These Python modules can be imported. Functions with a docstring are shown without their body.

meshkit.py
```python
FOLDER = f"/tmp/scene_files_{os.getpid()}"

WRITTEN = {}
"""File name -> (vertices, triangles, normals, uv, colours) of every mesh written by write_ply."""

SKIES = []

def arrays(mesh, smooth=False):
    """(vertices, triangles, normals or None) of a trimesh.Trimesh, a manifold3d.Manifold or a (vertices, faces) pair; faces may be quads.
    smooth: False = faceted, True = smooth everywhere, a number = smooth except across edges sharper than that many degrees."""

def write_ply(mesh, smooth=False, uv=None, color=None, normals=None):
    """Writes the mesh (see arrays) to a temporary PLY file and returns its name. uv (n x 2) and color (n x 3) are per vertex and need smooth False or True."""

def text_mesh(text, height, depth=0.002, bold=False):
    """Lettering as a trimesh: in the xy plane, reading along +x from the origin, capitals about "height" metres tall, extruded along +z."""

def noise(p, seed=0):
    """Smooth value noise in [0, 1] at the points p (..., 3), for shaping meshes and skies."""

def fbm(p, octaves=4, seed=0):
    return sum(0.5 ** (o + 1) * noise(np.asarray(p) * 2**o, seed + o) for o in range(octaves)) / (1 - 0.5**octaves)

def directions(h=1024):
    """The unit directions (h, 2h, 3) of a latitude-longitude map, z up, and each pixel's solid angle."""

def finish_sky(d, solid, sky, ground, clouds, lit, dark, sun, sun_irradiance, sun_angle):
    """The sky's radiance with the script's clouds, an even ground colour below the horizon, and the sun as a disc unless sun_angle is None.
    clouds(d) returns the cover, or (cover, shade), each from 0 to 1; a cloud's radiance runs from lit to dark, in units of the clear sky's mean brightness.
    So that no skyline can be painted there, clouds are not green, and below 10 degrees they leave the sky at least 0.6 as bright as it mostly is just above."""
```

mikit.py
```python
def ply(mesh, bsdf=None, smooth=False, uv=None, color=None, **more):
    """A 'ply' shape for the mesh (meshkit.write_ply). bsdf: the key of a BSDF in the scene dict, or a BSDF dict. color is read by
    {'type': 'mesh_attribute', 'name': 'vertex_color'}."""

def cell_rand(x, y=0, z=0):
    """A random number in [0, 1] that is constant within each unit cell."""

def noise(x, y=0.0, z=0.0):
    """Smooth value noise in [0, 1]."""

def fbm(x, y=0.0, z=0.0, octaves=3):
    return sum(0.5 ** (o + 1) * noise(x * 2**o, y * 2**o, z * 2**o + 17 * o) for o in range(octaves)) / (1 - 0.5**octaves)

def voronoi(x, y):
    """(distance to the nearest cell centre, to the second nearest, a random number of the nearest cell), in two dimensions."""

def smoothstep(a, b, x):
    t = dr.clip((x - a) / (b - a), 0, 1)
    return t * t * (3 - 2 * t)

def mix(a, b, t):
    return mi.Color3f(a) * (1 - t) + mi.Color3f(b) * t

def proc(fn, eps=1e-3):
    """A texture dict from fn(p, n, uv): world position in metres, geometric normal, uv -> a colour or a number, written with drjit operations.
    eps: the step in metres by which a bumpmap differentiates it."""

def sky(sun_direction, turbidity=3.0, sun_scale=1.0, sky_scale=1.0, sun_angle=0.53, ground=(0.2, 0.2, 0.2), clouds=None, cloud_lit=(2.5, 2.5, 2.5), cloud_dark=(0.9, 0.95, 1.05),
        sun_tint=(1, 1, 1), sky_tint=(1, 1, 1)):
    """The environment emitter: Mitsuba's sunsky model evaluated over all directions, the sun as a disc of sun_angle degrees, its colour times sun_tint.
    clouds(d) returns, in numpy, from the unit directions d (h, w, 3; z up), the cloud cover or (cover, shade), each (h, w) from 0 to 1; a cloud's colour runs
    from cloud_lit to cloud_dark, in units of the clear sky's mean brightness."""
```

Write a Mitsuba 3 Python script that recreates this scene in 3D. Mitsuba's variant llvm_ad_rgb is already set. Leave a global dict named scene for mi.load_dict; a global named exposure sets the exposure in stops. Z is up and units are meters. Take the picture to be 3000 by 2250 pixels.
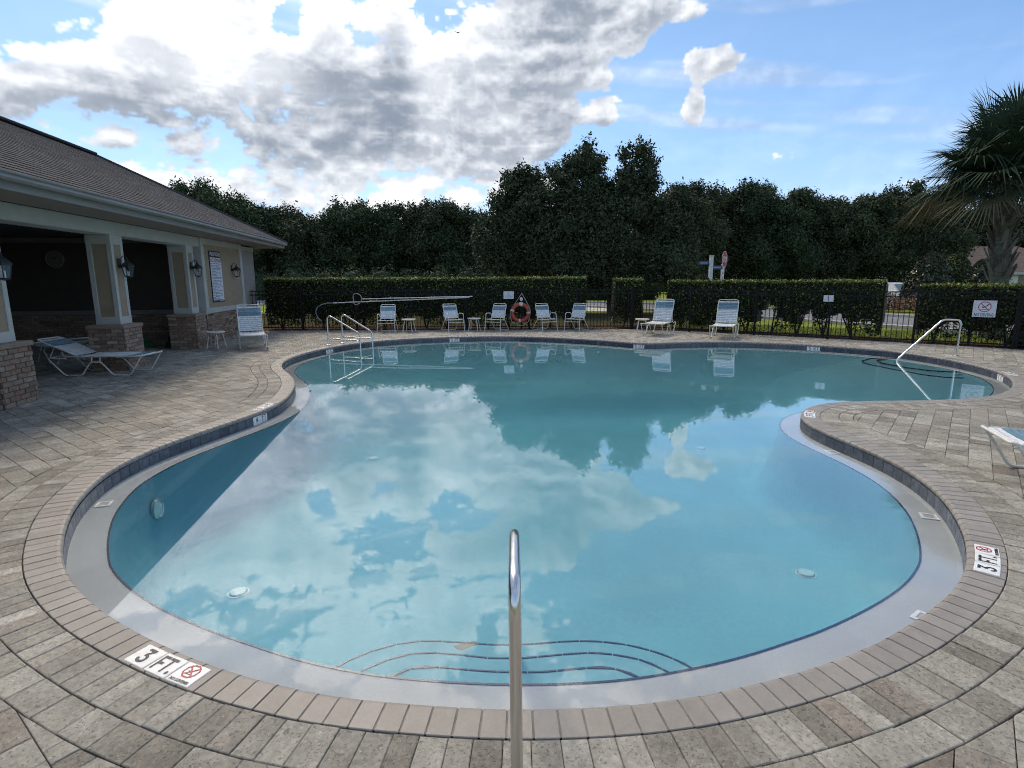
import math
import numpy as np, trimesh, shapely
from shapely.geometry import Polygon, Point, box as sbox
from shapely.prepared import prep
import mitsuba as mi, drjit as dr
import mikit, meshkit
from mikit import proc, noise, fbm, cell_rand, smoothstep, mix, voronoi

T = mi.ScalarTransform4f
R = np.random.default_rng(7)
PI = math.pi
scene, labels = {}, {}

# ------------------------------------------------------------------ camera, sky, exposure
F_PX, PITCH, ROLL, EYE = 1655.0, math.radians(10.6), math.radians(-0.25), 1.75
fwd = [0, math.cos(PITCH), -math.sin(PITCH)]
upv = [-math.sin(ROLL), math.cos(ROLL) * math.sin(PITCH), math.cos(ROLL) * math.cos(PITCH)]
scene['camera'] = {'type': 'perspective', 'fov_axis': 'x', 'fov': 2 * math.degrees(math.atan(1500 / F_PX)), 'near_clip': 0.05, 'far_clip': 2000.0,
                   'to_world': T().look_at(origin=[0, 0, EYE], target=[fwd[0], fwd[1], EYE + fwd[2]], up=upv)}
exposure = 2.22
SUN = (-0.26, 0.60, 0.76)


def clouds(d):
    """Broken cumulus seen against the light: a ragged bank to the left, one tall heap ahead, puffs drifting right, half cover elsewhere."""
    d = d.astype(np.float32)
    az = np.degrees(np.arctan2(d[..., 0], d[..., 1])); el = np.degrees(np.arcsin(np.clip(d[..., 2], -1, 1)))
    sun = np.array(SUN) / np.linalg.norm(SUN)

    def dens(v):
        p = v * np.array([1, 1, 1.45], np.float32)
        w = np.stack([meshkit.fbm(p * 6 + k, 2, 11 + k) for k in (1, 2, 3)], -1) - 0.5
        q = p + 0.055 * w
        n = 0.9 * (meshkit.noise(q * 6.5 + 3.3, 3) - 0.5)
        for o in range(6):                                       # billows: rounded heads with creases between them
            n = n + 0.62 ** o * 0.62 * (np.abs(2 * meshkit.noise(q * 11.0 * 2.03 ** o + 7 * o, 4 + o) - 1) - 0.38)
        return n / 0.30

    heap = np.full_like(az, 0.12)
    for a, e, ra, re, s in HEAPS: heap = heap + s * np.exp(-((az - a) / ra) ** 2 - ((el - e) / re) ** 2)
    n0 = dens(d)
    D = heap + 0.74 * n0
    up = sun - d * (d @ sun)[..., None]; up = up / (np.linalg.norm(up, axis=-1, keepdims=True) + 1e-6)
    s1 = d + 0.019 * up; n1 = dens(s1 / np.linalg.norm(s1, axis=-1, keepdims=True))
    cover = np.clip((D + 0.05) / 0.36, 0, 1); cover = cover * cover * (3 - 2 * cover)
    streak = np.clip((meshkit.fbm(np.stack([d[..., 0] * 2, d[..., 1] * 2, d[..., 2] * 22 + d[..., 0] * 3], -1) * 1.5, 3, 21) - 0.52) * 2.2, 0, 0.3)
    cover = np.maximum(cover, streak + 0.42 * np.exp(-el / 7.0))
    thick = np.clip(D / 2.4, 0, 1)
    glow = np.clip((d @ sun - 0.74) / 0.26, 0, 1)
    low = (meshkit.fbm(d * np.array([1, 1, 1.6]) * 4.2 + 11, 3, 41) - 0.5) / 0.16
    light = 0.035 + 0.15 * (1 - thick) ** 1.8 + 0.19 * np.clip((n0 - n1) * 0.85, -0.5, 1.6) + 0.10 * np.clip(low, -1, 1.6) + 0.06 + 1.9 * glow ** 3 * (1.1 - thick) + 0.05 * np.exp(-el / 9.0)
    for a, e, ra, re, s in LIGHTS: light = light + s * np.exp(-((az - a) / ra) ** 2 - ((el - e) / re) ** 2)
    light = 0.5 * (light + np.sqrt(light ** 2 + 0.07 ** 2)) + 0.012 * n0
    return cover, 1 - np.clip(light, 0, 1)


# azimuth, elevation, spread in degrees, weight
HEAPS = [(2.0, 20.5, 6.5, 7.5, 2.4), (-2, 12, 8, 5, 0.9), (-27, 16, 14, 10, 1.0), (-15, 13, 10, 6, 0.9), (-36, 9, 9, 7, 0.6), (-14, 38, 24, 15, 0.5), (-9, 20, 3, 6, 0.5), (1, 8.5, 9, 3.5, 0.9),
         (11.8, 22.3, 2.6, 2.4, 2.2), (18.4, 18.0, 3.0, 1.5, 2.8), (16.9, 14.8, 1.5, 2.1, 3.3), (9.0, 14.8, 1.2, 2.4, 1.3),
         (25, 16, 12, 12, -2.3), (36, 18, 7, 9, -1.4), (13.8, 17, 1.6, 6, -1.6), (24, 32, 16, 10, -0.6), (-20.0, 21.0, 1.6, 2.4, -1.6), (-38.0, 19.5, 3.0, 1.4, -1.4), (7.6, 11.8, 1.5, 2.0, -1.2)]
LIGHTS = [(-27, 13, 8, 2.5, -0.09), (5.0, 18.0, 4.0, 5.0, -0.16), (-18, 11.5, 9, 2.2, -0.10), (-7.5, 18.0, 2.2, 7, 0.16), (-10.5, 19, 1.6, 5, -0.16), (-8, 6.5, 12, 1.8, 0.07), (-24, 20, 6, 3, 0.08), (-33, 14, 3, 3, -0.08)]
scene['sky_light'] = mikit.sky(SUN, turbidity=3.0, sun_scale=0.40, sky_scale=1.0, sun_angle=18.0, clouds=clouds, cloud_lit=(5.2, 5.2, 5.2), cloud_dark=(0.66, 0.79, 1.0), sky_tint=(0.86, 0.98, 1.06))


# ------------------------------------------------------------------ helpers
def at(px, py, Y):
    """The point that a pixel of the 3000 x 2250 photograph shows at the distance Y."""
    a, b = px - 1500.0, 1125.0 - py
    a, b = a * math.cos(ROLL) - b * math.sin(ROLL), a * math.sin(ROLL) + b * math.cos(ROLL)
    g, u = F_PX * math.cos(PITCH) + b * math.sin(PITCH), b * math.cos(PITCH) - F_PX * math.sin(PITCH)
    return np.array([a / g * Y, Y, EYE + u / g * Y])


def depth(p):
    return p[1] * math.cos(PITCH) + (EYE - p[2]) * math.sin(PITCH)


counts = {}


def numbered(key):
    n = counts.get(key, 0)
    counts[key] = n + 1
    return key if n == 0 else f'{key}_{n:03d}'


class MB:
    """Collects pieces into one mesh; each vertex carries a uv that names its tone."""

    def __init__(s):
        s.v, s.f, s.t, s.n = [], [], [], 0

    def add(s, v, f, tone=(0.5, 0.5)):
        v = np.asarray(v, float)
        s.v.append(v); s.f.append(np.asarray(f, int) + s.n); s.n += len(v)
        t = np.asarray(tone, float)
        s.t.append(t if t.ndim == 2 else np.tile(t, (len(v), 1)))
        return s

    def mesh(s, m, tone=(0.5, 0.5)):
        return s.add(m.vertices, m.faces, tone)

    def box(s, c, size, rz=0.0, rx=0.0, ch=0.0, tone=(0.5, 0.5)):
        v, f = box_vf(size, ch)
        if rx: v = v @ rotx(rx).T
        if rz: v = v @ rotz(rz).T
        return s.add(v + np.asarray(c, float), f, tone)

    def tube(s, pts, r, n=8, closed=False, fillet=0.0, caps=True, tone=(0.5, 0.5)):
        v, f = tube_vf(pts, r, n, closed, fillet, caps)
        return s.add(v, f, tone)

    def get(s):
        return trimesh.Trimesh(np.vstack(s.v), np.vstack(s.f), process=False), np.vstack(s.t)


def rotz(a):
    c, s = math.cos(a), math.sin(a)
    return np.array([[c, -s, 0], [s, c, 0], [0, 0, 1.0]])


def rotx(a):
    c, s = math.cos(a), math.sin(a)
    return np.array([[1.0, 0, 0], [0, c, -s], [0, s, c]])


BOXF = np.array([[0, 2, 1], [0, 3, 2], [4, 5, 6], [4, 6, 7], [0, 1, 5], [0, 5, 4], [1, 2, 6], [1, 6, 5], [2, 3, 7], [2, 7, 6], [3, 0, 4], [3, 4, 7]])


def box_vf(size, ch=0.0):
    x, y, z = (k / 2 for k in size)
    if ch <= 0:
        return np.array([[-x, -y, -z], [x, -y, -z], [x, y, -z], [-x, y, -z], [-x, -y, z], [x, -y, z], [x, y, z], [-x, y, z]]), BOXF
    p = []
    for sx in (-1, 1):
        for sy in (-1, 1):
            for sz in (-1, 1):
                p += [[sx * (x - ch), sy * (y - ch), sz * z], [sx * (x - ch), sy * y, sz * (z - ch)], [sx * x, sy * (y - ch), sz * (z - ch)]]
    h = trimesh.convex.convex_hull(np.array(p))
    return np.array(h.vertices), np.array(h.faces)


def round_path(pts, rad, k=5, closed=False):
    pts = [np.asarray(p, float) for p in pts]
    if rad <= 0: return pts
    out, n = [], len(pts)
    for i, p in enumerate(pts):
        if not closed and i in (0, n - 1):
            out.append(p); continue
        a, b = pts[i - 1] - p, pts[(i + 1) % n] - p
        la, lb = np.linalg.norm(a), np.linalg.norm(b)
        d = min(rad, la * 0.48, lb * 0.48)
        if np.linalg.norm(np.cross(a / la, b / lb)) < 0.03:
            out.append(p); continue
        A, B = p + a / la * d, p + b / lb * d
        for t in np.linspace(0, 1, k + 1):
            out.append((1 - t) ** 2 * A + 2 * t * (1 - t) * p + t * t * B)
    return out


def tube_vf(pts, r, n=8, closed=False, fillet=0.0, caps=True):
    P = np.array(round_path(pts, fillet, closed=closed))
    m = len(P)
    tan = (np.roll(P, -1, 0) - np.roll(P, 1, 0)) if closed else np.gradient(P, axis=0)
    tan /= np.linalg.norm(tan, axis=1, keepdims=True) + 1e-12
    ref = np.array([0, 0, 1.0]) if abs(tan[0, 2]) < 0.9 else np.array([1.0, 0, 0])
    u = np.cross(tan[0], ref); u /= np.linalg.norm(u)
    U = []
    for i in range(m):
        u = u - tan[i] * (u @ tan[i]); u /= np.linalg.norm(u) + 1e-12
        U.append(u)
    U = np.array(U); V = np.cross(tan, U)
    a = np.arange(n) * 2 * PI / n
    rr = np.broadcast_to(np.asarray(r, float), (m,))
    v = (P[:, None] + rr[:, None, None] * (np.cos(a)[None, :, None] * U[:, None] + np.sin(a)[None, :, None] * V[:, None])).reshape(-1, 3)
    k = m if closed else m - 1
    i, j = np.meshgrid(np.arange(k), np.arange(n), indexing='ij')
    i2, j2 = (i + 1) % m, (j + 1) % n
    q = np.stack([i * n + j, i * n + j2, i2 * n + j2, i2 * n + j], -1).reshape(-1, 4)
    f = [q[:, [0, 2, 1]], q[:, [0, 3, 2]]]
    f = [x[:, ::-1] for x in f]
    if caps and not closed:
        v = np.vstack([v, P[:1], P[-1:]])
        c0, c1, jj = m * n, m * n + 1, np.arange(n)
        f += [np.stack([np.full(n, c0), (jj + 1) % n, jj], 1), np.stack([np.full(n, c1), (m - 1) * n + jj, (m - 1) * n + (jj + 1) % n], 1)]
    return v, np.vstack(f)


def sphere_m(c, r, sub=2, scale=(1, 1, 1)):
    m = trimesh.creation.icosphere(sub, 1.0)
    m.vertices = m.vertices * (np.asarray(scale) * r) + np.asarray(c)
    return m


def lathe(profile, n=16):
    """Turned body about z from (radius, height) pairs."""
    a = np.arange(n) * 2 * PI / n
    v = np.array([[r * math.cos(t), r * math.sin(t), z] for r, z in profile for t in a])
    m = len(profile)
    i, j = np.meshgrid(np.arange(m - 1), np.arange(n), indexing='ij')
    j2 = (j + 1) % n
    q = np.stack([i * n + j, i * n + j2, (i + 1) * n + j2, (i + 1) * n + j], -1).reshape(-1, 4)
    return v, np.vstack([q[:, [0, 1, 2]], q[:, [0, 2, 3]]])


def put(key, mesh, mat, smooth=False, tones=None, M=None, kind=None, label=None, category=None, group=None, nested=None):
    """One entry of the scene. mesh: trimesh or an MB. M: (rotation, offset) baked into the vertices."""
    if isinstance(mesh, MB):
        mesh, t = mesh.get()
        tones = t if tones is None and not (smooth not in (False, True)) else tones
    v, f = np.array(mesh.vertices), np.array(mesh.faces)
    if M is not None: v = v @ M[0].T + M[1]
    key = numbered(key)
    more = nested or {}
    scene[key] = mikit.ply(trimesh.Trimesh(v, f, process=False), mat, smooth=smooth, uv=tones if smooth in (False, True) else None, **more)
    d = {k: x for k, x in dict(kind=kind, label=label, category=category, group=group).items() if x}
    if d: labels[key] = d
    return key


def thing(name, label, category, group=None):
    key = numbered(name)
    labels[key] = {'label': label, 'category': category}
    if group: labels[key]['group'] = group
    return key


def flat(poly, z, key, mat, **kw):
    v, f = trimesh.creation.triangulate_polygon(poly, engine='earcut')
    m = trimesh.Trimesh(np.column_stack([v, np.full(len(v), z)]), f, process=False)
    if m.face_normals[:, 2].mean() < 0: m.invert()
    return put(key, m, mat, **kw)


def prism(poly2d, depth_):
    m = trimesh.creation.extrude_polygon(poly2d, depth_, engine='earcut')
    return m


# ------------------------------------------------------------------ materials
def mat(name, col, rough=0.6, spec=0.5, metallic=0.0, bump=None, two=True, **more):
    c = col if isinstance(col, dict) else {'type': 'rgb', 'value': list(col)}
    b = {'type': 'principled', 'base_color': c, 'roughness': rough if isinstance(rough, dict) else float(rough), 'specular': spec, 'metallic': metallic, **more}
    if metallic: b.pop('specular')
    if bump: b = {'type': 'bumpmap', 'bsdf': b, 'arbitrary': proc(*bump)}
    scene[name] = {'type': 'twosided', 'bsdf': b} if two else b


def diff(name, col):
    scene[name] = {'type': 'twosided', 'bsdf': {'type': 'diffuse', 'reflectance': col if isinstance(col, dict) else {'type': 'rgb', 'value': list(col)}}}


def paver_col(p, n, uv):
    tone = uv.x
    c = mix((0.180, 0.166, 0.136), (0.330, 0.315, 0.268), tone)
    c = mix(c, mi.Color3f(0.19, 0.145, 0.11), smoothstep(0.8, 1.0, uv.y) * 0.4)
    g = fbm(p.x * 9 + p.y * 3 + 40 * uv.y, p.y * 9 - p.x * 3, p.z * 0, 3)
    h = fbm(p.x * 70, p.y * 70, 0.0, 2)
    w = fbm(p.x * 0.7 + 3, p.y * 0.7, 0.0, 3)
    pit = 1 - 0.42 * smoothstep(0.74, 0.84, noise(p.x * 150 + 2 * noise(p.x * 60, p.y * 60, 4), p.y * 150))
    fleck = smoothstep(0.9, 0.97, noise(p.x * 170 + 9, p.y * 170 + 31)) * 0.35
    return c * ((0.72 + 0.52 * g) * (0.72 + 0.56 * h) * (0.74 + 0.52 * w) * pit) + mi.Color3f(fleck * 0.6, fleck * 0.58, fleck * 0.5)


def paver_bump(p, n, uv):
    return 0.0022 * fbm(p.x * 90, p.y * 90, 0.0, 2) + 0.0009 * noise(p.x * 260, p.y * 260)


mat('paver_mat', proc(paver_col), 0.78, 0.35, bump=(paver_bump, 2e-3))
mat('coping_mat', proc(lambda p, n, uv: mix((0.222, 0.204, 0.178), (0.282, 0.262, 0.232), uv.x) * (0.84 + 0.2 * fbm(p.x * 14, p.y * 14, p.z * 14, 3) + 0.12 * noise(p.x * 160, p.y * 160, p.z * 160))), 0.55, 0.4)
diff('mortar_mat', proc(lambda p, n, uv: mi.Color3f(0.24, 0.225, 0.20) * (0.5 + 0.75 * fbm(p.x * 12, p.y * 12, 0, 3))))
diff('joint_sand', proc(lambda p, n, uv: mi.Color3f(0.075, 0.067, 0.056) * (0.6 + 0.8 * fbm(p.x * 8, p.y * 8, 0, 3))))
diff('ledge_plaster', proc(lambda p, n, uv: mi.Color3f(0.38, 0.405, 0.415) * (0.86 + 0.2 * fbm(p.x * 3, p.y * 3, 0, 3) + 0.07 * noise(p.x * 120, p.y * 120))))
diff('deep_plaster', proc(lambda p, n, uv: mi.Color3f(0.165, 0.355, 0.415) * (0.82 + 0.3 * fbm(p.x * 0.9, p.y * 0.9, p.z, 4) + 0.08 * noise(p.x * 40, p.y * 40, p.z * 40))))
mat('slate_tile', proc(lambda p, n, uv: mix((0.048, 0.057, 0.072), (0.078, 0.088, 0.108), uv.x) * (0.25 + 1.5 * fbm(p.x * 22 + 7 * uv.y, p.y * 22, p.z * 22, 3))), 0.3, 0.5)
mat('navy_tile', (0.014, 0.02, 0.055), 0.3)
mat('white_tile', proc(lambda p, n, uv: mi.Color3f(0.72, 0.73, 0.71) * (0.86 + 0.2 * fbm(p.x * 30, p.y * 30, p.z * 30, 3))), 0.35)
mat('black_paint', (0.02, 0.021, 0.026), 0.5)
mat('grey_print', (0.32, 0.33, 0.36), 0.6)
mat('red_paint', (0.34, 0.028, 0.045), 0.45)
mat('navy_paint', (0.025, 0.05, 0.22), 0.5)
mat('steel', (0.74, 0.73, 0.71), proc(lambda p, n, uv: 0.16 + 0.16 * noise(p.x * 60, p.y * 60, p.z * 9)), metallic=1.0)
mat('white_powder', proc(lambda p, n, uv: mi.Color3f(0.69, 0.67, 0.60) * (0.82 + 0.28 * fbm(p.x * 16, p.y * 16, p.z * 16, 3))), 0.35)
mat('white_strap', proc(lambda p, n, uv: mi.Color3f(0.68, 0.70, 0.69) * (0.86 + 0.22 * fbm(p.x * 20, p.y * 20, p.z * 20, 2))), 0.4)
mat('blue_strap', proc(lambda p, n, uv: mix((0.10, 0.20, 0.27), (0.22, 0.34, 0.40), uv.x) * (0.86 + 0.22 * fbm(p.x * 20, p.y * 20, p.z * 20, 2))), 0.4)
mat('fence_black', (0.012, 0.012, 0.013), 0.7, 0.2)
mat('lantern_black', (0.022, 0.024, 0.027), 0.4)
scene['lantern_glass'] = {'type': 'thindielectric'}
mat('frost', (0.62, 0.63, 0.60), 0.5)
mat('trim_white', proc(lambda p, n, uv: mi.Color3f(0.44, 0.445, 0.41) * (0.88 + 0.16 * fbm(p.x * 5, p.y * 5, p.z * 3, 3))), 0.55)
mat('trim_cream', proc(lambda p, n, uv: mi.Color3f(0.22, 0.21, 0.19) * (0.8 + 0.3 * fbm(p.x * 2, p.y * 2, p.z * 8, 3))), 0.6)
mat('gutter_metal', proc(lambda p, n, uv: mi.Color3f(0.185, 0.18, 0.165) * (0.82 + 0.3 * fbm(p.x * 2, p.y * 2, p.z * 8, 3))), 0.4)
stucco_b = (lambda p, n, uv: 0.003 * fbm(p.x * 70, p.y * 70, p.z * 70, 2), 2e-3)
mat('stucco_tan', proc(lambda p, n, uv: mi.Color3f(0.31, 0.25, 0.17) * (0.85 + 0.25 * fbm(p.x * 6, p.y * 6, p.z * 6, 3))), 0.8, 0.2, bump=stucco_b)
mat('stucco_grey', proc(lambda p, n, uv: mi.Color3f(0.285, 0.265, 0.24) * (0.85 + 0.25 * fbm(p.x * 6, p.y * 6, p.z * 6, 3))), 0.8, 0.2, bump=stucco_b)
mat('stucco_shaded', proc(lambda p, n, uv: mi.Color3f(0.085, 0.075, 0.062) * (0.85 + 0.25 * fbm(p.x * 6, p.y * 6, p.z * 6, 3))), 0.9, 0.1)  # porch shade put into the colour of the stucco
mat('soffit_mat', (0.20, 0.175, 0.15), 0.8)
mat('ceiling_mat', (0.05, 0.045, 0.042), 0.9)  # dark colour deepens the shade of the porch
mat('brick_mat', proc(lambda p, n, uv: mix(mix((0.16, 0.115, 0.085), (0.36, 0.28, 0.215), uv.x), (0.25, 0.16, 0.115), smoothstep(0.6, 0.9, uv.y)) * (0.66 + 0.65 * fbm(p.x * 28, p.y * 28, p.z * 28, 3))), 0.8, 0.3)
diff('brick_mortar', proc(lambda p, n, uv: mi.Color3f(0.13, 0.10, 0.08) * (0.7 + 0.6 * fbm(p.x * 30, p.y * 30, p.z * 30, 2))))
mat('cap_mat', proc(lambda p, n, uv: mi.Color3f(0.245, 0.185, 0.14) * (0.75 + 0.5 * fbm(p.x * 20, p.y * 20, p.z * 20, 3))), 0.75, 0.3)
BA = math.atan2(0.147, 0.989)


def shingle(p, n, uv):
    g = cell_rand(dr.floor(uv.x), dr.floor(uv.y * 6.0 + 3 * cell_rand(uv.x, 3, 1)), 2)
    m = fbm(p.x * 0.5, p.y * 0.5, p.z, 3)
    return mix((0.044, 0.043, 0.046), (0.073, 0.072, 0.075), g) * (0.55 + 0.5 * noise(p.x * 120, p.y * 120, p.z * 120) + 0.4 * m)


mat('shingle_mat', proc(shingle), 0.9, 0.2)


def leafmat(name, a, b, c, spec=0.25, rough=0.5):
    mat(name, proc(lambda p, n, uv: mix(mix(a, b, uv.x), c, smoothstep(0.72, 1.0, uv.y) * 0.7)), rough, spec)


leafmat('oak_leaf', (0.026, 0.040, 0.022), (0.088, 0.108, 0.056), (0.12, 0.12, 0.07), 0.12, 0.7)
leafmat('wood_leaf', (0.024, 0.042, 0.025), (0.075, 0.108, 0.052), (0.10, 0.12, 0.06), 0.1, 0.7)
leafmat('hedge_leaf', (0.008, 0.015, 0.006), (0.046, 0.068, 0.022), (0.27, 0.30, 0.07), 0.2, 0.55)  # last colour also carries the painted sunlight on hedge tops
leafmat('gloss_leaf', (0.010, 0.018, 0.009), (0.034, 0.048, 0.022), (0.20, 0.20, 0.12), 0.35, 0.35)
leafmat('palm_leaf', (0.022, 0.042, 0.026), (0.062, 0.094, 0.05), (0.11, 0.095, 0.055), 0.15, 0.6)
leafmat('grass_blade', (0.12, 0.17, 0.025), (0.27, 0.33, 0.06), (0.36, 0.37, 0.10), 0.2)
leafmat('flower_mat', (0.10, 0.08, 0.03), (0.26, 0.13, 0.09), (0.42, 0.24, 0.19), 0.2)
diff('bark_mat', proc(lambda p, n, uv: mi.Color3f(0.075, 0.066, 0.055) * (0.4 + 1.2 * fbm(p.x * 14, p.y * 14, p.z * 4, 3))))
diff('palm_bark', proc(lambda p, n, uv: mi.Color3f(0.15, 0.155, 0.115) * (0.45 + 1.1 * fbm(p.x * 10, p.y * 10, p.z * 16, 3))))
diff('boot_mat', proc(lambda p, n, uv: mix((0.085, 0.07, 0.058), (0.27, 0.245, 0.215), uv.x) * (0.6 + 0.8 * fbm(p.x * 30, p.y * 30, p.z * 6, 3))))
diff('mulch_mat', proc(lambda p, n, uv: mix((0.035, 0.024, 0.018), (0.12, 0.085, 0.06), fbm(p.x * 22, p.y * 22, 0, 4)) * (0.6 + 0.8 * noise(p.x * 60, p.y * 60))))
diff('lawn_mat', proc(lambda p, n, uv: mix((0.13, 0.17, 0.035), (0.28, 0.32, 0.07), fbm(p.x * 1.3, p.y * 1.3, 0, 4)) * (0.6 + 0.8 * noise(p.x * 26, p.y * 26))))
diff('shade_tone', proc(lambda p, n, uv: mix((0.03, 0.032, 0.016), (0.09, 0.085, 0.045), fbm(p.x * 2, p.y * 2, 0, 4))))  # shade under the trees put into the ground colour
mat('asphalt', proc(lambda p, n, uv: mi.Color3f(0.15, 0.15, 0.155) * (0.7 + 0.6 * fbm(p.x * 3, p.y * 3, 0, 4))), 0.8, 0.3)
mat('concrete', proc(lambda p, n, uv: mi.Color3f(0.46, 0.44, 0.39) * (0.75 + 0.5 * fbm(p.x * 2, p.y * 2, p.z, 4))), 0.8, 0.3)
mat('buoy_red', proc(lambda p, n, uv: mi.Color3f(0.42, 0.075, 0.045) * (0.8 + 0.35 * fbm(p.x * 14, p.y * 14, p.z * 14, 3))), 0.5)
mat('buoy_white', (0.68, 0.58, 0.5), 0.5)
mat('rope', (0.42, 0.42, 0.40), 0.8)
mat('sign_white', proc(lambda p, n, uv: mi.Color3f(0.62, 0.63, 0.66) * (0.88 + 0.2 * fbm(p.x * 6, p.y * 6, p.z * 6, 2))), 0.45)
mat('plastic_white', (0.66, 0.66, 0.64), 0.4)
mat('inlet_white', (0.34, 0.46, 0.48), 0.5)
mat('sign_blue', (0.05, 0.07, 0.16), 0.5)
mat('dark_tarp', proc(lambda p, n, uv: mix((0.008, 0.05, 0.02), (0.02, 0.11, 0.045), fbm(p.x * 9, p.y * 9, p.z * 9, 3))), 0.6)
mat('clock_face', (0.17, 0.16, 0.13), 0.5)
mat('car_paint', (0.60, 0.64, 0.66), 0.25, clearcoat=1.0)
mat('car_glass', (0.10, 0.15, 0.19), 0.05, 0.8)
mat('rubber', (0.02, 0.02, 0.02), 0.8)
mat('lamp_clear', (0.7, 0.7, 0.68), 0.15)
mat('dead_leaf', (0.16, 0.13, 0.09), 0.7)
mat('far_roof', proc(lambda p, n, uv: mi.Color3f(0.13, 0.10, 0.085) * (0.7 + 0.5 * fbm(p.x * 2, p.y * 2, p.z * 7, 3))), 0.9, 0.2)
scene['pool_medium'] = {'type': 'homogeneous', 'albedo': {'type': 'rgb', 'value': [0.05, 0.2, 0.25]}, 'sigma_t': {'type': 'rgb', 'value': [0.10, 0.020, 0.014]}}
scene['water_surface'] = {'type': 'thindielectric', 'int_ior': 1.36, 'ext_ior': 1.0}

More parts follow.
